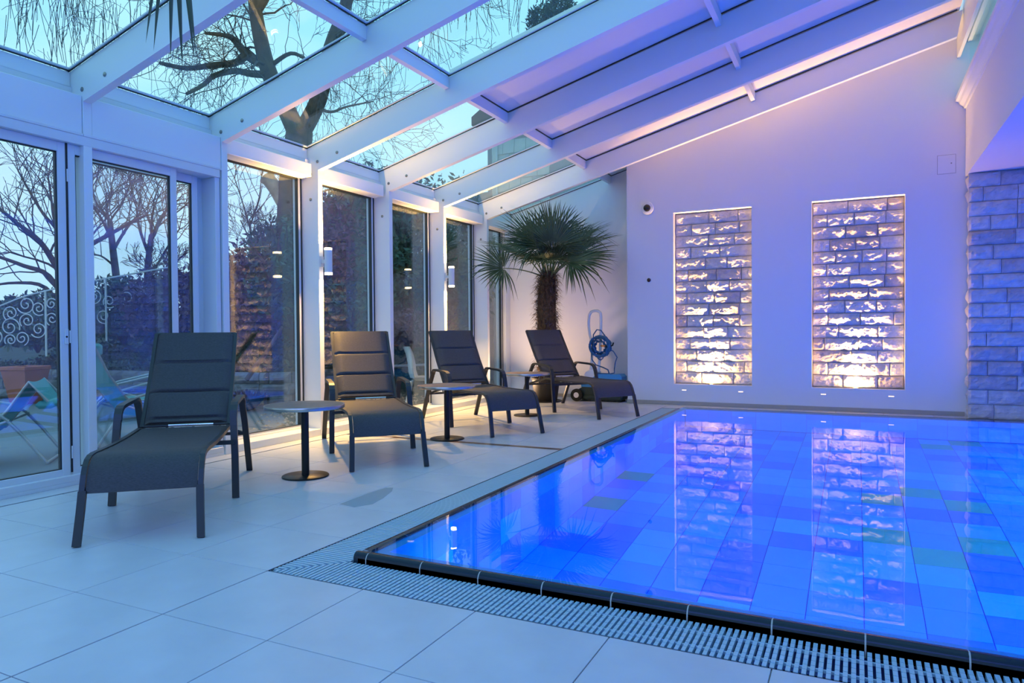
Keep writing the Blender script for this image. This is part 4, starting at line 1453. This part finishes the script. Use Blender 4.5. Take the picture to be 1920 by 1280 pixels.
def bare_tree(name, label, loc, height, r0, depth, seed, group=None, lean=(0, 0, 1), spread=0.6, mtw=TWIG, minr=0.006, shrink=0.74, upb=0.08, cat='tree'):
    rs = random.Random(seed)
    t = empty(name, loc, label=label, cat=cat, group=group)
    segs = []
    d = Vector(lean).normalized()
    p = Vector((0, 0, -0.4))
    th = height * 0.30
    pts, rads = [p.copy()], [r0 * 1.15]
    for k in range(4):
        p = p + d * (th / 4) + Vector((rs.uniform(-.04, .04), rs.uniform(-.04, .04), 0)) * th * 0.3
        pts.append(p.copy())
        rads.append(r0 * (1 - 0.07 * k))
    MB().tube(pts, rads, 9).build('trunk', BARK if mtw is TWIG else mtw, t, True)
    for q in range(3):
        ax = Vector((math.cos(q * 2.1 + seed), math.sin(q * 2.1 + seed), 0)) * rs.uniform(0.3, 0.75)
        grow(segs, p, (d + ax).normalized(), height * 0.26, r0 * 0.62, depth, rs, spread, upb, minr, (2, 3), shrink)
    o = seg_mesh(segs).build('branches', mtw, t)
    o['kind'] = 'stuff'
    return t


# the old tree close behind the garden wall: two stems, lopped limb, long limbs over the roof
old = empty('old_tree', (0, 0, 0), label='big bare tree with forked trunk and a lopped limb just outside the glass wall', cat='tree')


def curve_pts(P, n=6):
    P = [Vector(p) for p in P]
    out = []
    for i in range(len(P) - 1):
        p0, p1, p2, p3 = P[max(i - 1, 0)], P[i], P[i + 1], P[min(i + 2, len(P) - 1)]
        for k in range(n):
            t = k / n
            out.append(0.5 * ((2 * p1) + (p2 - p0) * t + (2 * p0 - 5 * p1 + 4 * p2 - p3) * t * t + (-p0 + 3 * p1 - 3 * p2 + p3) * t ** 3))
    out.append(P[-1])
    return out


C_ = Vector((2.67003731, -2.61720629, 1.205))


def world(lat, up, dep):
    """a point of the garden given by lateral offset, height offset and distance from the surveyed viewpoint (metres)"""
    return C_ + F_ * dep + R_ * lat + U_ * up


TD = 15.0
sA = TD / 1315.056


def tw(u, v, dep=TD):
    return world((u - 960) * dep / 1315.056, (640 - v) * dep / 1315.056, dep)


base_t = tw(548, 640)
trunkp = [Vector((base_t.x, base_t.y, 0.2)), tw(548, 400), tw(556, 300), tw(562, 245)]
tp_ = curve_pts(trunkp, 5)
MB().tube(tp_, [0.33 - 0.06 * i / len(tp_) for i in range(len(tp_))], 12).build('trunk', BARK, old, True)
limbsegs = []
limb_specs = [([tw(560, 255), tw(530, 190), tw(506, 140), tw(490, 80), tw(478, 10), tw(470, -90), tw(455, -220)], 0.21, 0.10),
              ([tw(565, 250), tw(598, 185), tw(620, 90), tw(645, 20), tw(670, -80), tw(690, -220)], 0.19, 0.09),
              ([tw(498, 118), tw(470, 108), tw(452, 90), tw(436, 72), tw(420, 66, 14.5), tw(385, 62, 14)], 0.12, 0.03),
              ([tw(462, 104), tw(440, 118, 14.8), tw(400, 122, 14.4), tw(350, 128, 14), tw(300, 118, 13.5)], 0.09, 0.035),
              ([tw(500, 140), tw(470, 138, 14.6), tw(440, 133, 14.3), tw(402, 142, 14), tw(380, 160, 13.6), tw(350, 176, 13.2)], 0.085, 0.03),
              ([tw(512, 120), tw(545, 100, 14.6), tw(575, 112, 14.2), tw(600, 130, 14)], 0.05, 0.02),
              ([tw(480, 20), tw(500, -10), tw(520, -60), tw(530, -140)], 0.12, 0.05),
              ([tw(480, -60, 14), tw(380, -110, 13), tw(260, -140, 12), tw(120, -120, 11)], 0.11, 0.03),
              ([tw(660, -60, 14), tw(740, -90, 13), tw(830, -110, 12), tw(930, -90, 11.5)], 0.10, 0.03),
              ([tw(628, 70), tw(680, 40, 14), tw(740, 60, 13.5), tw(800, 50, 13)], 0.06, 0.02),
              ([tw(590, 200), tw(620, 210, 14.6), tw(650, 200, 14), tw(700, 190, 13.6)], 0.04, 0.012)]
rs = random.Random(33)
for q, (P, ra, rb) in enumerate(limb_specs):
    cp = curve_pts(P, 4)
    n = len(cp)
    MB().tube(cp, [ra + (rb - ra) * i / (n - 1) for i in range(n)], 8).build('limb', BARK, old, True)
    for i in range(2, n):
        cnt = (1 if rs.random() < 0.7 else 0) if i < n - 1 else 2
        if q in (0, 1) and i < n * 0.35:
            cnt = 0
        for c in range(cnt):
            d = (cp[i] - cp[i - 1]).normalized()
            ax = d.orthogonal().normalized()
            ax.rotate(Matrix.Rotation(rs.uniform(0, 2 * PI), 3, d))
            nd = (d * 0.7 + ax * rs.uniform(0.5, 1.0)).normalized()
            rr = max(0.014, (ra + (rb - ra) * i / (n - 1)) * 0.32)
            grow(limbsegs, cp[i], nd, rs.uniform(0.6, 1.1), rr * 0.6, 3, rs, 0.75, -0.02, 0.0040, (1, 2), 0.72, 0.24)
# hanging twigs
for (P0, cnt, sp) in ((tw(100, -60, 10), 70, 1.1), (tw(200, -30, 10.5), 50, 1.0), (tw(870, -60, 11.5), 110, 1.2), (tw(760, 20, 13), 40, 1.0), (tw(690, 120, 13.6), 40, 0.8), (tw(600, 190, 13.6), 25, 0.6), (tw(330, 70, 13), 30, 0.8), (tw(130, 20, 10), 40, 0.7)):
    for i in range(cnt):
        p = P0 + Vector((rs.gauss(0, sp * 0.55), rs.gauss(0, sp * 0.55), rs.gauss(0, 0.35)))
        dv = Vector((rs.gauss(0, 0.14), rs.gauss(0, 0.14), -1)).normalized()
        L = rs.uniform(0.4, 1.0)
        for k in range(4):
            q = p + dv * (L / 4)
            limbsegs.append((p, q, 0.0048, 0.0042))
            p = q
            dv = (dv + Vector((rs.gauss(0, 0.08), rs.gauss(0, 0.08), -0.1))).normalized()
tws = seg_mesh(limbsegs).build('twigs', TWIG, old)
tws['kind'] = 'stuff'
stub = curve_pts([tw(552, 405), tw(534, 382), tw(520, 358), tw(508, 342), tw(498, 330)], 4)
LITBARK = mat('warm_lit_bark', (0.48, 0.38, 0.24), 0.9, noise=(6, 0.3, 6), bump=(12, 0.8))  # warm lamplight on the lopped limb is put into this bark colour
MB().tube(stub, [0.17 - 0.03 * i / 16 for i in range(len(stub) - 3)] + [0.16, 0.17, 0.11], 12).build('lopped_limb', LITBARK, old, True)

def limb_tree(name, label, specs, seed, dens, depth, minr, cat='tree', group=None, bark=BARK):
    rs = random.Random(seed)
    t = empty(name, (0, 0, 0), label=label, cat=cat, group=group)
    segs = []
    for q, (P, ra, rb) in enumerate(specs):
        cp = curve_pts(P, 4)
        n = len(cp)
        MB().tube(cp, [ra + (rb - ra) * i / (n - 1) for i in range(n)], 7).build('trunk' if q == 0 else 'limb', bark, t, True)
        for i in range(2 if q else n - 2, n):
            if i < n - 1 and rs.random() > dens:
                continue
            d = (cp[i] - cp[i - 1]).normalized()
            for c in range(1 if i < n - 1 else 3):
                ax = d.orthogonal().normalized()
                ax.rotate(Matrix.Rotation(rs.uniform(0, 2 * PI), 3, d))
                nd = (d * 0.8 + ax * rs.uniform(0.4, 0.9) + Vector((0, 0, 0.25))).normalized()
                rr = max(minr * 2, (ra + (rb - ra) * i / (n - 1)) * 0.4)
                grow(segs, cp[i], nd, rs.uniform(0.9, 1.5), rr, depth, rs, 0.6, 0.06, minr, (1, 2), 0.75, 0.2)
    o = seg_mesh(segs).build('twigs', TWIG, t)
    o['kind'] = 'stuff'
    return t


BD = 19.0


def bt(u, v, d=BD):
    return tw(u, v, d)


limb_tree('bare_tree', 'spreading bare tree whose long limbs fill the left door leaf',
          [([bt(140, 690), bt(140, 600), bt(138, 540), bt(136, 470), bt(140, 420)], 0.20, 0.08),
           ([bt(138, 560), bt(100, 490), bt(72, 450), bt(34, 420), bt(0, 392), bt(-40, 360)], 0.09, 0.03),
           ([bt(137, 590), bt(92, 518), bt(44, 498), bt(0, 482), bt(-40, 470)], 0.08, 0.03),
           ([bt(139, 610), bt(86, 540), bt(30, 530), bt(-20, 536)], 0.07, 0.025),
           ([bt(137, 520), bt(112, 440), bt(82, 402), bt(56, 360), bt(34, 320)], 0.06, 0.02),
           ([bt(137, 500), bt(104, 420), bt(96, 370), bt(90, 330)], 0.045, 0.02),
           ([bt(137, 500), bt(162, 465), bt(200, 442), bt(244, 418), bt(276, 402)], 0.08, 0.03),
           ([bt(138, 480), bt(166, 440), bt(172, 390), bt(168, 345)], 0.05, 0.02)], 51, 0.6, 2, 0.007, group='bare trees beyond the garden')
limb_tree('bare_tree', 'bare tree with a slim straight trunk in the middle of the sliding door',
          [([bt(226, 660, 24), bt(222, 560, 24), bt(212, 470, 24), bt(206, 415, 24)], 0.15, 0.09),
           ([bt(210, 450, 24), bt(190, 410, 24), bt(172, 385, 24)], 0.06, 0.03), ([bt(212, 470, 24), bt(236, 430, 24), bt(262, 400, 24)], 0.06, 0.03),
           ([bt(206, 420, 24), bt(200, 390, 24), bt(210, 365, 24)], 0.06, 0.03), ([bt(216, 500, 24), bt(190, 480, 24), bt(170, 478, 24)], 0.04, 0.02)],
          52, 0.8, 2, 0.009, group='bare trees beyond the garden')
limb_tree('bare_tree', 'bare tree with upright limbs behind the right end of the sliding door',
          [([bt(282, 640, 23), bt(276, 520, 23), bt(284, 440, 23)], 0.13, 0.08),
           ([bt(284, 450, 23), bt(300, 410, 23), bt(326, 380, 23)], 0.06, 0.03), ([bt(280, 480, 23), bt(262, 430, 23), bt(256, 390, 23)], 0.06, 0.03),
           ([bt(276, 530, 23), bt(310, 470, 23), bt(336, 430, 23)], 0.05, 0.02), ([bt(284, 440, 23), bt(286, 400, 23), bt(296, 370, 23)], 0.05, 0.02)],
          53, 0.8, 2, 0.009, group='bare trees beyond the garden')
limb_tree('bare_tree', 'thin bare sapling with a few clinging leaves behind the first tall window',
          [([bt(476, 560, 16), bt(472, 470, 16), bt(468, 410, 16)], 0.035, 0.02), ([bt(472, 440, 16), bt(455, 380, 16), bt(440, 335, 16)], 0.02, 0.01),
           ([bt(470, 420, 16), bt(486, 370, 16), bt(490, 330, 16)], 0.02, 0.01)], 54, 0.35, 2, 0.005, group='bare trees beyond the garden')
bare_tree('bare_bush', 'bluish bare thicket low behind the first tall window', tw(460, 540, 17.5), 2.6, 0.03, 4, 56, None, (0, 0, 1), 0.7, mtw=TWIG, cat='bush', minr=0.005)
bare_tree('bare_bush', 'reddish bare bush on the bank behind the second tall window', tw(640, 520, 14.5), 2.8, 0.03, 4, 57, None, (0, 0, 1), 0.7, mtw=REDTWIG, cat='bush', minr=0.006)
bare_tree('bare_bush', 'dense bare bush low behind the sliding door on the right', tw(300, 600, 19), 2.6, 0.03, 4, 58, None, (0, 0, 1), 0.8, mtw=REDTWIG, cat='bush', minr=0.007)


def foliage(name, label, center, rad, n, size, seed, m, cat='shrub', kind=None, group=None):
    rs = random.Random(seed)
    mb = MB()
    c0 = Vector((0, 0, 0))
    for i in range(n):
        while True:
            q = Vector((rs.uniform(-1, 1), rs.uniform(-1, 1), rs.uniform(-0.6, 1)))
            if 0.55 < q.length < 1.0:
                break
        lump = 0.85 + 0.3 * mnoise.noise(q * 2.3 + Vector((seed, 0, 0)))
        p = Vector((q.x * rad[0], q.y * rad[1], q.z * rad[2])) * lump
        a = Vector((rs.gauss(0, 1), rs.gauss(0, 1), rs.gauss(0, 1))).normalized()
        s = rs.uniform(0.5, 1.2) * size
        b_ = a.orthogonal().normalized()
        mb.add([p, p + a * s + b_ * s * 0.35, p + a * s * 2, p + a * s - b_ * s * 0.35], [(0, 1, 2, 3)])
    t = empty(name, center, label=label, cat=cat, group=group)
    o = mb.build('foliage', m, t)
    o['kind'] = 'stuff'
    st = []
    for i in range(9):
        grow(st, Vector((0, 0, -rad[2] * 0.7)), Vector((rs.uniform(-.8, .8), rs.uniform(-.8, .8), 1)).normalized(), rad[2] * 0.9, 0.03, 1, rs)
    seg_mesh(st).build('stems', TWIG, t)
    return t


rs = random.Random(88)
mb = MB()
for i in range(26000):
    x = rs.uniform(-16, -6.5)
    y = rs.uniform(5.8, 15)
    z = hill(x, y)
    if z < 0.05:
        continue
    p = Vector((x, y, z + 0.30 * mnoise.noise(Vector((x * 0.9, y * 0.9, 1.0))) * min(1.0, z) + rs.uniform(-0.02, 0.16)))
    a = Vector((rs.gauss(0, 1), rs.gauss(0, 1), rs.gauss(0, 0.7))).normalized()
    b_ = a.orthogonal().normalized()
    q_ = rs.uniform(0.5, 1.2) * 0.06
    mb.add([p, p + a * q_ + b_ * q_ * 0.5, p + a * q_ * 2, p + a * q_ - b_ * q_ * 0.5], [(0, 1, 2, 3)])
tag(mb.build('ivy_cover', LEAFG), 'dark ivy leaves covering the garden bank', 'ivy', kind='stuff')

hedges = [('shrub', 'dark green ivy mound under the old tree', (545, 520, 13.0), (0.9, 1.0, 1.35), 5200, 0.075, LEAFG),
          ('shrub', 'dark shrub on the bank behind the left part of the second window', (640, 470, 13.6), (1.1, 1.2, 1.3), 5200, 0.075, LEAFR),
          ('shrub', 'tall green shrub behind the right part of the second window', (690, 440, 13.8), (0.9, 1.2, 1.6), 5200, 0.08, LEAFG),
          ('shrub', 'dense dark shrub filling the third window', (762, 480, 13.6), (1.0, 1.4, 1.9), 6000, 0.08, LEAFG),
          ('shrub', 'rust leaved plants low behind the third window', (765, 620, 12.6), (0.8, 0.9, 0.5), 2600, 0.06, LEAFR),
          ('shrub', 'dark hedge behind the scroll fence', (70, 610, 15.6), (1.8, 1.2, 0.85), 5200, 0.075, LEAFG),
          ('shrub', 'rounded dark hedge behind the door, left of the wooden reflection', (230, 590, 15.0), (1.3, 1.2, 0.9), 5200, 0.075, LEAFG),
          ('shrub', 'rounded dark hedge behind the right end of the sliding door', (330, 575, 14.5), (1.4, 1.2, 1.0), 5200, 0.075, LEAFR),
          ('shrub', 'purple brown hedge behind the first tall window', (460, 560, 13.8), (1.2, 1.2, 1.2), 5200, 0.075, LEAFR),
          ('shrub', 'low green ground cover beside the terracotta pot', (5, 700, 16.4), (1.0, 0.8, 0.35), 2200, 0.05, LEAFG),
          ('shrub', 'low green ground cover right of the terracotta pot', (250, 690, 14.4), (1.3, 0.7, 0.35), 2600, 0.05, LEAFG),
          ('shrub', 'low ground cover above the garden wall', (468, 682, 13.9), (0.9, 0.6, 0.3), 2000, 0.05, LEAFG),
          ('hedge', 'long tall dark hedge behind the shrubs of the second and third windows', (720, 500, 16.8), (3.4, 1.3, 2.5), 9000, 0.10, LEAFG),
          ('shrub', 'low dark shrub above the garden wall behind the second window', (655, 590, 12.9), (1.0, 0.7, 0.75), 3600, 0.07, LEAFG),
          ('shrub', 'dark shrub behind the fourth window', (850, 560, 14.5), (0.8, 1.0, 1.4), 3600, 0.08, LEAFG)]
for q, (n, lb, (u, v, dp), rad, cnt, sz, m) in enumerate(hedges):
    foliage(n, lb, tw(u, v, dp), rad, cnt, sz, 200 + q, m)
# pine crowns seen through the roof glass
PINE = mat('pine_needles', (0.02, 0.05, 0.03), 0.8)
pn = foliage('pine_tree', 'dark pine top showing through the roof glass', tw(1020, 40, 34), (1.0, 1.0, 0.9), 1500, 0.11, 301, PINE, 'tree')
MB().tube([(0, 0, -14), (0, 0, -1.0), (0, 0, 0.3)], [0.25, 0.16, 0.05], 8).build('trunk', BARK, pn, True)
pn = foliage('pine_tree', 'smaller dark pine top beside the other pine', tw(1052, 14, 36), (0.9, 0.9, 0.8), 1200, 0.11, 302, PINE, 'tree')
MB().tube([(0, 0, -15), (0, 0, -1.0), (0, 0, 0.3)], [0.25, 0.16, 0.05], 8).build('trunk', BARK, pn, True)

# leaning stick, bowl, pot
stx = MB().tube([tw(462, 712, 10.5), tw(498, 662, 10.5), tw(530, 612, 10.6)], [0.035, 0.03, 0.025], 8).build('leaning_branch', BARK, None, True)
tag(stx, 'dark bare branch leaning over the garden wall behind the first window', 'branch')
pot = empty('flower_pot', (-11.05, 5.0, -0.0745), label='big tapered square terracotta pot at the edge of the patio', cat='pot')
b = MB()


def frus(mb, w0, w1, z0, z1):
    mb.add([(-w0, -w0, z0), (w0, -w0, z0), (w0, w0, z0), (-w0, w0, z0), (-w1, -w1, z1), (w1, -w1, z1), (w1, w1, z1), (-w1, w1, z1)],
           [(3, 2, 1, 0), (4, 5, 6, 7), (0, 1, 5, 4), (1, 2, 6, 5), (2, 3, 7, 6), (3, 0, 4, 7)])


frus(b, 0.17, 0.265, 0.0, 0.62)
b.build('pot_body', TERRA, pot)
b = MB()
b.box(-0.285, 0.285, -0.285, -0.235, 0.62, 0.69, 0.01).box(-0.285, 0.285, 0.235, 0.285, 0.62, 0.69, 0.01).box(-0.285, -0.235, -0.235, 0.235, 0.62, 0.69, 0.01).box(0.235, 0.285, -0.235, 0.235, 0.62, 0.69, 0.01)
b.build('pot_rim', TERRA, pot)
b = MB().box(-0.235, 0.235, -0.235, 0.235, 0.60, 0.64).build('soil', EARTH, pot)
pot.rotation_euler = (0, 0, 0.25)
bw = empty('planter_bowl', (-6.45, 5.72, -0.0745), label='wide blue glazed bowl with low plants on the patio edge', cat='bowl')
MB().lathe([(0.0, 0.0), (0.22, 0.0), (0.30, 0.05), (0.40, 0.16), (0.45, 0.24), (0.47, 0.25), (0.44, 0.25), (0.36, 0.17), (0.0, 0.17)], 40).build('bowl', BLUEG, bw, True)
mb = MB()
rs = random.Random(4)
for i in range(420):
    a, r = rs.uniform(0, 2 * PI), 0.4 * math.sqrt(rs.random())
    p = Vector((r * math.cos(a), r * math.sin(a), 0.19))
    d = Vector((rs.gauss(0, .5), rs.gauss(0, .5), 1)).normalized() * rs.uniform(0.06, 0.17)
    s = Vector((-d.y, d.x, 0.02)).normalized() * 0.02
    mb.add([p - s * 0.4, p + s * 0.4, p + d * 0.6 + s, p + d, p + d * 0.6 - s], [(0, 1, 2, 3, 4)])
mb.build('plants', LEAFR, bw)['kind'] = 'stuff'

# white scroll fence on the bank
fence = empty('scroll_fence', tw(50, 590, 14.0), label='white wrought iron fence of spiral scrolls beyond the patio', cat='fence')
FR = Vector((0.90, 0.43, 0)).normalized()


def fpt(u, v):
    return FR * ((u - 50) * 14 / 1315.056) + Vector((0, 0, (590 - v) * 14 / 1315.056))


b = MB().tube([fpt(-60, 600), fpt(0, 573), fpt(30, 561), fpt(54, 553), fpt(85, 546), fpt(150, 532), fpt(340, 500)], 0.016, 8)
b.build('top_rail', IRONW, fence, True)
for (u, v0, v1) in ((86, 546, 668), (-40, 592, 680), (200, 522, 640)):
    MB().tube([fpt(u, v0), fpt(u, v1)], 0.020, 8).build('post', IRONW, fence, True)
for (u, v, r, ph, sg) in ((20, 587, 15, 2.2, 1), (49, 571, 18, 2.8, -1), (51, 601, 15, 2.4, 1), (18, 613, 19, 0.3, -1), (19, 637, 12, 2.5, 1), (73, 578, 14, 1.0, 1), (97, 570, 12, 0.5, -1), (98, 598, 13, 2.0, 1),
                          (72, 618, 16, 2.6, -1), (40, 634, 14, 1.2, -1), (-12, 600, 15, 1.0, 1), (-10, 630, 15, 2.0, -1), (150, 560, 14, 1.0, 1), (178, 556, 15, 2.0, -1), (206, 566, 14, 0.4, 1), (165, 586, 14, 2.2, -1), (195, 594, 14, 1.1, 1), (240, 560, 15, 1.1, 1), (268, 552, 15, 0.4, -1)):
    P = []
    for k in range(34):
        t = k / 33
        a = ph + sg * t * 2 * PI * 1.65
        rr = r * (1 - 0.86 * t)
        P.append(fpt(u + rr * math.cos(a), v + rr * math.sin(a)))
    MB().tube(P, [0.011] * 33 + [0.022], 6).build('scroll', IRONW, fence, True)


# patio loungers
def patio_lounger(label, loc, ang, back=1.0):
    t = empty('patio_lounger', (loc[0], loc[1], -0.075), ang, label=label, cat='sun lounger', group='turquoise loungers on the patio')
    W = 0.29
    MB().add(*_sheet([(0.0, 0.30), (0.35, 0.33), (0.75, 0.30), (1.05, 0.33)], W, 0.012)).build('seat', TURQ, t, True)
    bk = MB()
    bk.add(*_sheet([(1.06, 0.34), (1.22, 0.55), (1.40, 0.82), (1.54, 1.05 * back)], W, 0.014))
    bko = bk.build('backrest', TURQ, t, True)
    MB().box(-W, W, 1.44, 1.60, 0.93 * back, 1.06 * back, 0.03).build('head_pad', TURQ, bko, True)
    for s in (-1, 1):
        x = s * (W + 0.02)
        MB().tube([(x, -0.02, 0.29), (x, 0.35, 0.32), (x, 0.75, 0.295), (x, 1.05, 0.32), (x, 1.22, 0.54), (x, 1.40, 0.81), (x, 1.56, 1.06 * back)], 0.014, 8).build('side_tube', TUBE, t, True)
        x = s * (W + 0.06)
        MB().tube([(x, 1.55, 0.014), (x, 1.35, 0.30), (x, 1.22, 0.46), (x, 1.12, 0.54), (x, 0.60, 0.66)], 0.016, 8).build('armrest', TUBE, t, True)
        MB().tube([(x, 0.0, 0.016), (x, 0.08, 0.05), (x, 0.95, 0.33), (x, 1.25, 0.45)], 0.015, 8).build('leg', TUBE, t, True)
    MB().tube([(-W - 0.06, 0.0, 0.016), (W + 0.06, 0.0, 0.016)], 0.015, 8).build('foot_tube', TUBE, t, True)
    MB().tube([(-W - 0.06, 1.55, 0.016), (W + 0.06, 1.55, 0.016)], 0.015, 8).build('foot_tube', TUBE, t, True)
    return t


def _sheet(prof, W, th):
    P = []
    for i in range(len(prof) - 1):
        for k in range(5):
            t = k / 5
            P.append((prof[i][0] * (1 - t) + prof[i + 1][0] * t, prof[i][1] * (1 - t) + prof[i + 1][1] * t))
    P.append(prof[-1])
    vs, fs = [], []
    nw = 7
    for s in (0, 1):
        for (y, z) in P:
            for i in range(nw):
                u = -1 + 2 * i / (nw - 1)
                vs.append((u * W, y, z - s * th - 0.02 * (1 - u * u)))
    m = len(P)
    for q in range(m - 1):
        for i in range(nw - 1):
            a = q * nw + i
            fs.append((a, a + 1, a + nw + 1, a + nw))
            a += m * nw
            fs.append((a, a + nw, a + nw + 1, a + 1))
    o_ = m * nw
    for q in range(m - 1):
        for i in (0, nw - 1):
            a = q * nw + i
            fs.append((a, a + nw, a + nw + o_, a + o_))
    for q in (0, m - 1):
        for i in range(nw - 1):
            a = q * nw + i
            fs.append((a, a + o_, a + o_ + 1, a + 1))
    return vs, fs


patio_lounger('turquoise patio lounger outside the left door leaf, cut by the picture edge', (-5.74, 0.60), -0.736, 0.58)
patio_lounger('turquoise patio lounger with upright back, seen from behind beside the door stile', (-4.92, 3.90), 2.94, 1.10)
patio_lounger('turquoise patio lounger farthest out, mostly its grey tubes showing', (-6.5, 5.0), 2.5, 0.62)

# moulded white garden chair outside the third window
wc = empty('garden_chair', (-4.35, 7.45, -0.085), 0.5, label='white curved plastic garden chair outside the third window', cat='chair')
vs, fs = [], []
prof = [(-0.02, 1.02), (0.03, 0.90), (0.06, 0.75), (0.07, 0.6), (0.10, 0.5), (0.20, 0.44), (0.38, 0.43), (0.52, 0.45)]
nw = 9
for s in (0, 1):
    for q, (x, z) in enumerate(prof):
        wv = 0.10 + 0.16 * min(1, q / 3.0)
        for i in range(nw):
            u = -1 + 2 * i / (nw - 1)
            vs.append((x + 0.10 * u * u - s * 0.012, u * wv, z - s * 0.012 + (0.06 * u * u if q > 4 else 0)))
for q in range(len(prof) - 1):
    for i in range(nw - 1):
        a = q * nw + i
        fs.append((a, a + 1, a + nw + 1, a + nw))
        a += len(prof) * nw
        fs.append((a, a + nw, a + nw + 1, a + 1))
b = MB()
b.add(vs, fs)
PLW = mat('white_plastic', (0.72, 0.74, 0.76), 0.35)
b.build('shell', PLW, wc, True)
for (x, y, x2, y2) in ((0.12, 0.14, 0.02, 0.22), (0.12, -0.14, 0.02, -0.22), (0.42, 0.14, 0.52, 0.22), (0.42, -0.14, 0.52, -0.22)):
    MB().tube([(x, y, 0.43), (x2, y2, 0.004)], [0.022, 0.016], 10).build('leg', PLW, wc, True)
rl = empty('garden_rail', (-3.75, 6.4, 0), label='thin white handrail outside the third window', cat='rail')
ra = tw(735, 686, 13.0)
rb = tw(835, 686, 13.6)
rl.location = (ra.x, ra.y, -0.1)
d_ = rb - ra
MB().tube([(0, 0, ra.z + 0.1), (d_.x, d_.y, ra.z + 0.1)], 0.025, 8).build('rail', IRONW, rl, True)
for t in (0.0, 1.0):
    MB().tube([(d_.x * t, d_.y * t, 0), (d_.x * t, d_.y * t, ra.z + 0.1)], 0.02, 8).build('post', IRONW, rl, True)

# neighbouring house beyond the far end: shingled white gable wall, grey wing, chimney
hs = empty('neighbour_house', (-4.3, 12.4, -0.1), label='pale shingled house beyond the far end of the glass wall', cat='house')
MB().box(-0.9, 4.5, 0.02, 5.0, 0, 6.2).build('wall', HOUSEW, hs)
hl = math.atan2(0.43, 0.9)
for r in range(19):
    for c in range(5):
        off = 0.14 if r % 2 else 0.0
        x0 = -0.90 + c * 0.30 - off
        x1 = x0 + 0.29
        x0 = max(x0, -0.90)
        if x0 > 0.5 or x1 <= x0 + 0.03:
            continue
        z0 = 0.1 + r * 0.30
        MB().add([(x0, -0.035, z0), (x1, -0.035, z0), (x1, -0.008, z0 + 0.32), (x0, -0.008, z0 + 0.32), (x0, 0.015, z0), (x1, 0.015, z0), (x1, 0.015, z0 + 0.32), (x0, 0.015, z0 + 0.32)],
                 [(0, 1, 2, 3), (4, 7, 6, 5), (0, 4, 5, 1), (3, 2, 6, 7), (0, 3, 7, 4), (1, 5, 6, 2)]).build('shingle', SHINGLE, hs)
MB().box(-0.86, -0.72, -0.12, -0.04, 0, 6.0, 0.03).build('downpipe', SHINGLE, hs, True)
MB().box(-3.6, -0.9, 1.6, 5.0, 0, 5.0).build('wing', HOUSEW, hs)
MB().prism([(-1.3, 6.2), (4.9, 6.2), (4.9, 6.4), (1.8, 8.4), (-1.3, 6.4)], 'y', -0.3, 5.2).build('roof', HOUSER, hs)
MB().box(-2.2, -1.3, 2.2, 3.2, 5.0, 7.6).build('chimney', HOUSEW, hs)

# put the base point of the trees that were set out limb by limb at the foot of their trunks
for t in [o for o in D.objects if o.type == 'EMPTY' and o.parent is None and o.get('category') == 'tree' and o.location.length < 1e-6]:
    tr = [c for c in t.children if c.name.startswith('trunk')][0]
    n_v = 7 if not t.name.startswith('old') else 12
    base = Vector((0, 0, 0))
    for k in range(n_v):
        base += tr.data.vertices[k].co
    base /= n_v
    t.location = base
    for c in t.children:
        c.location = -base
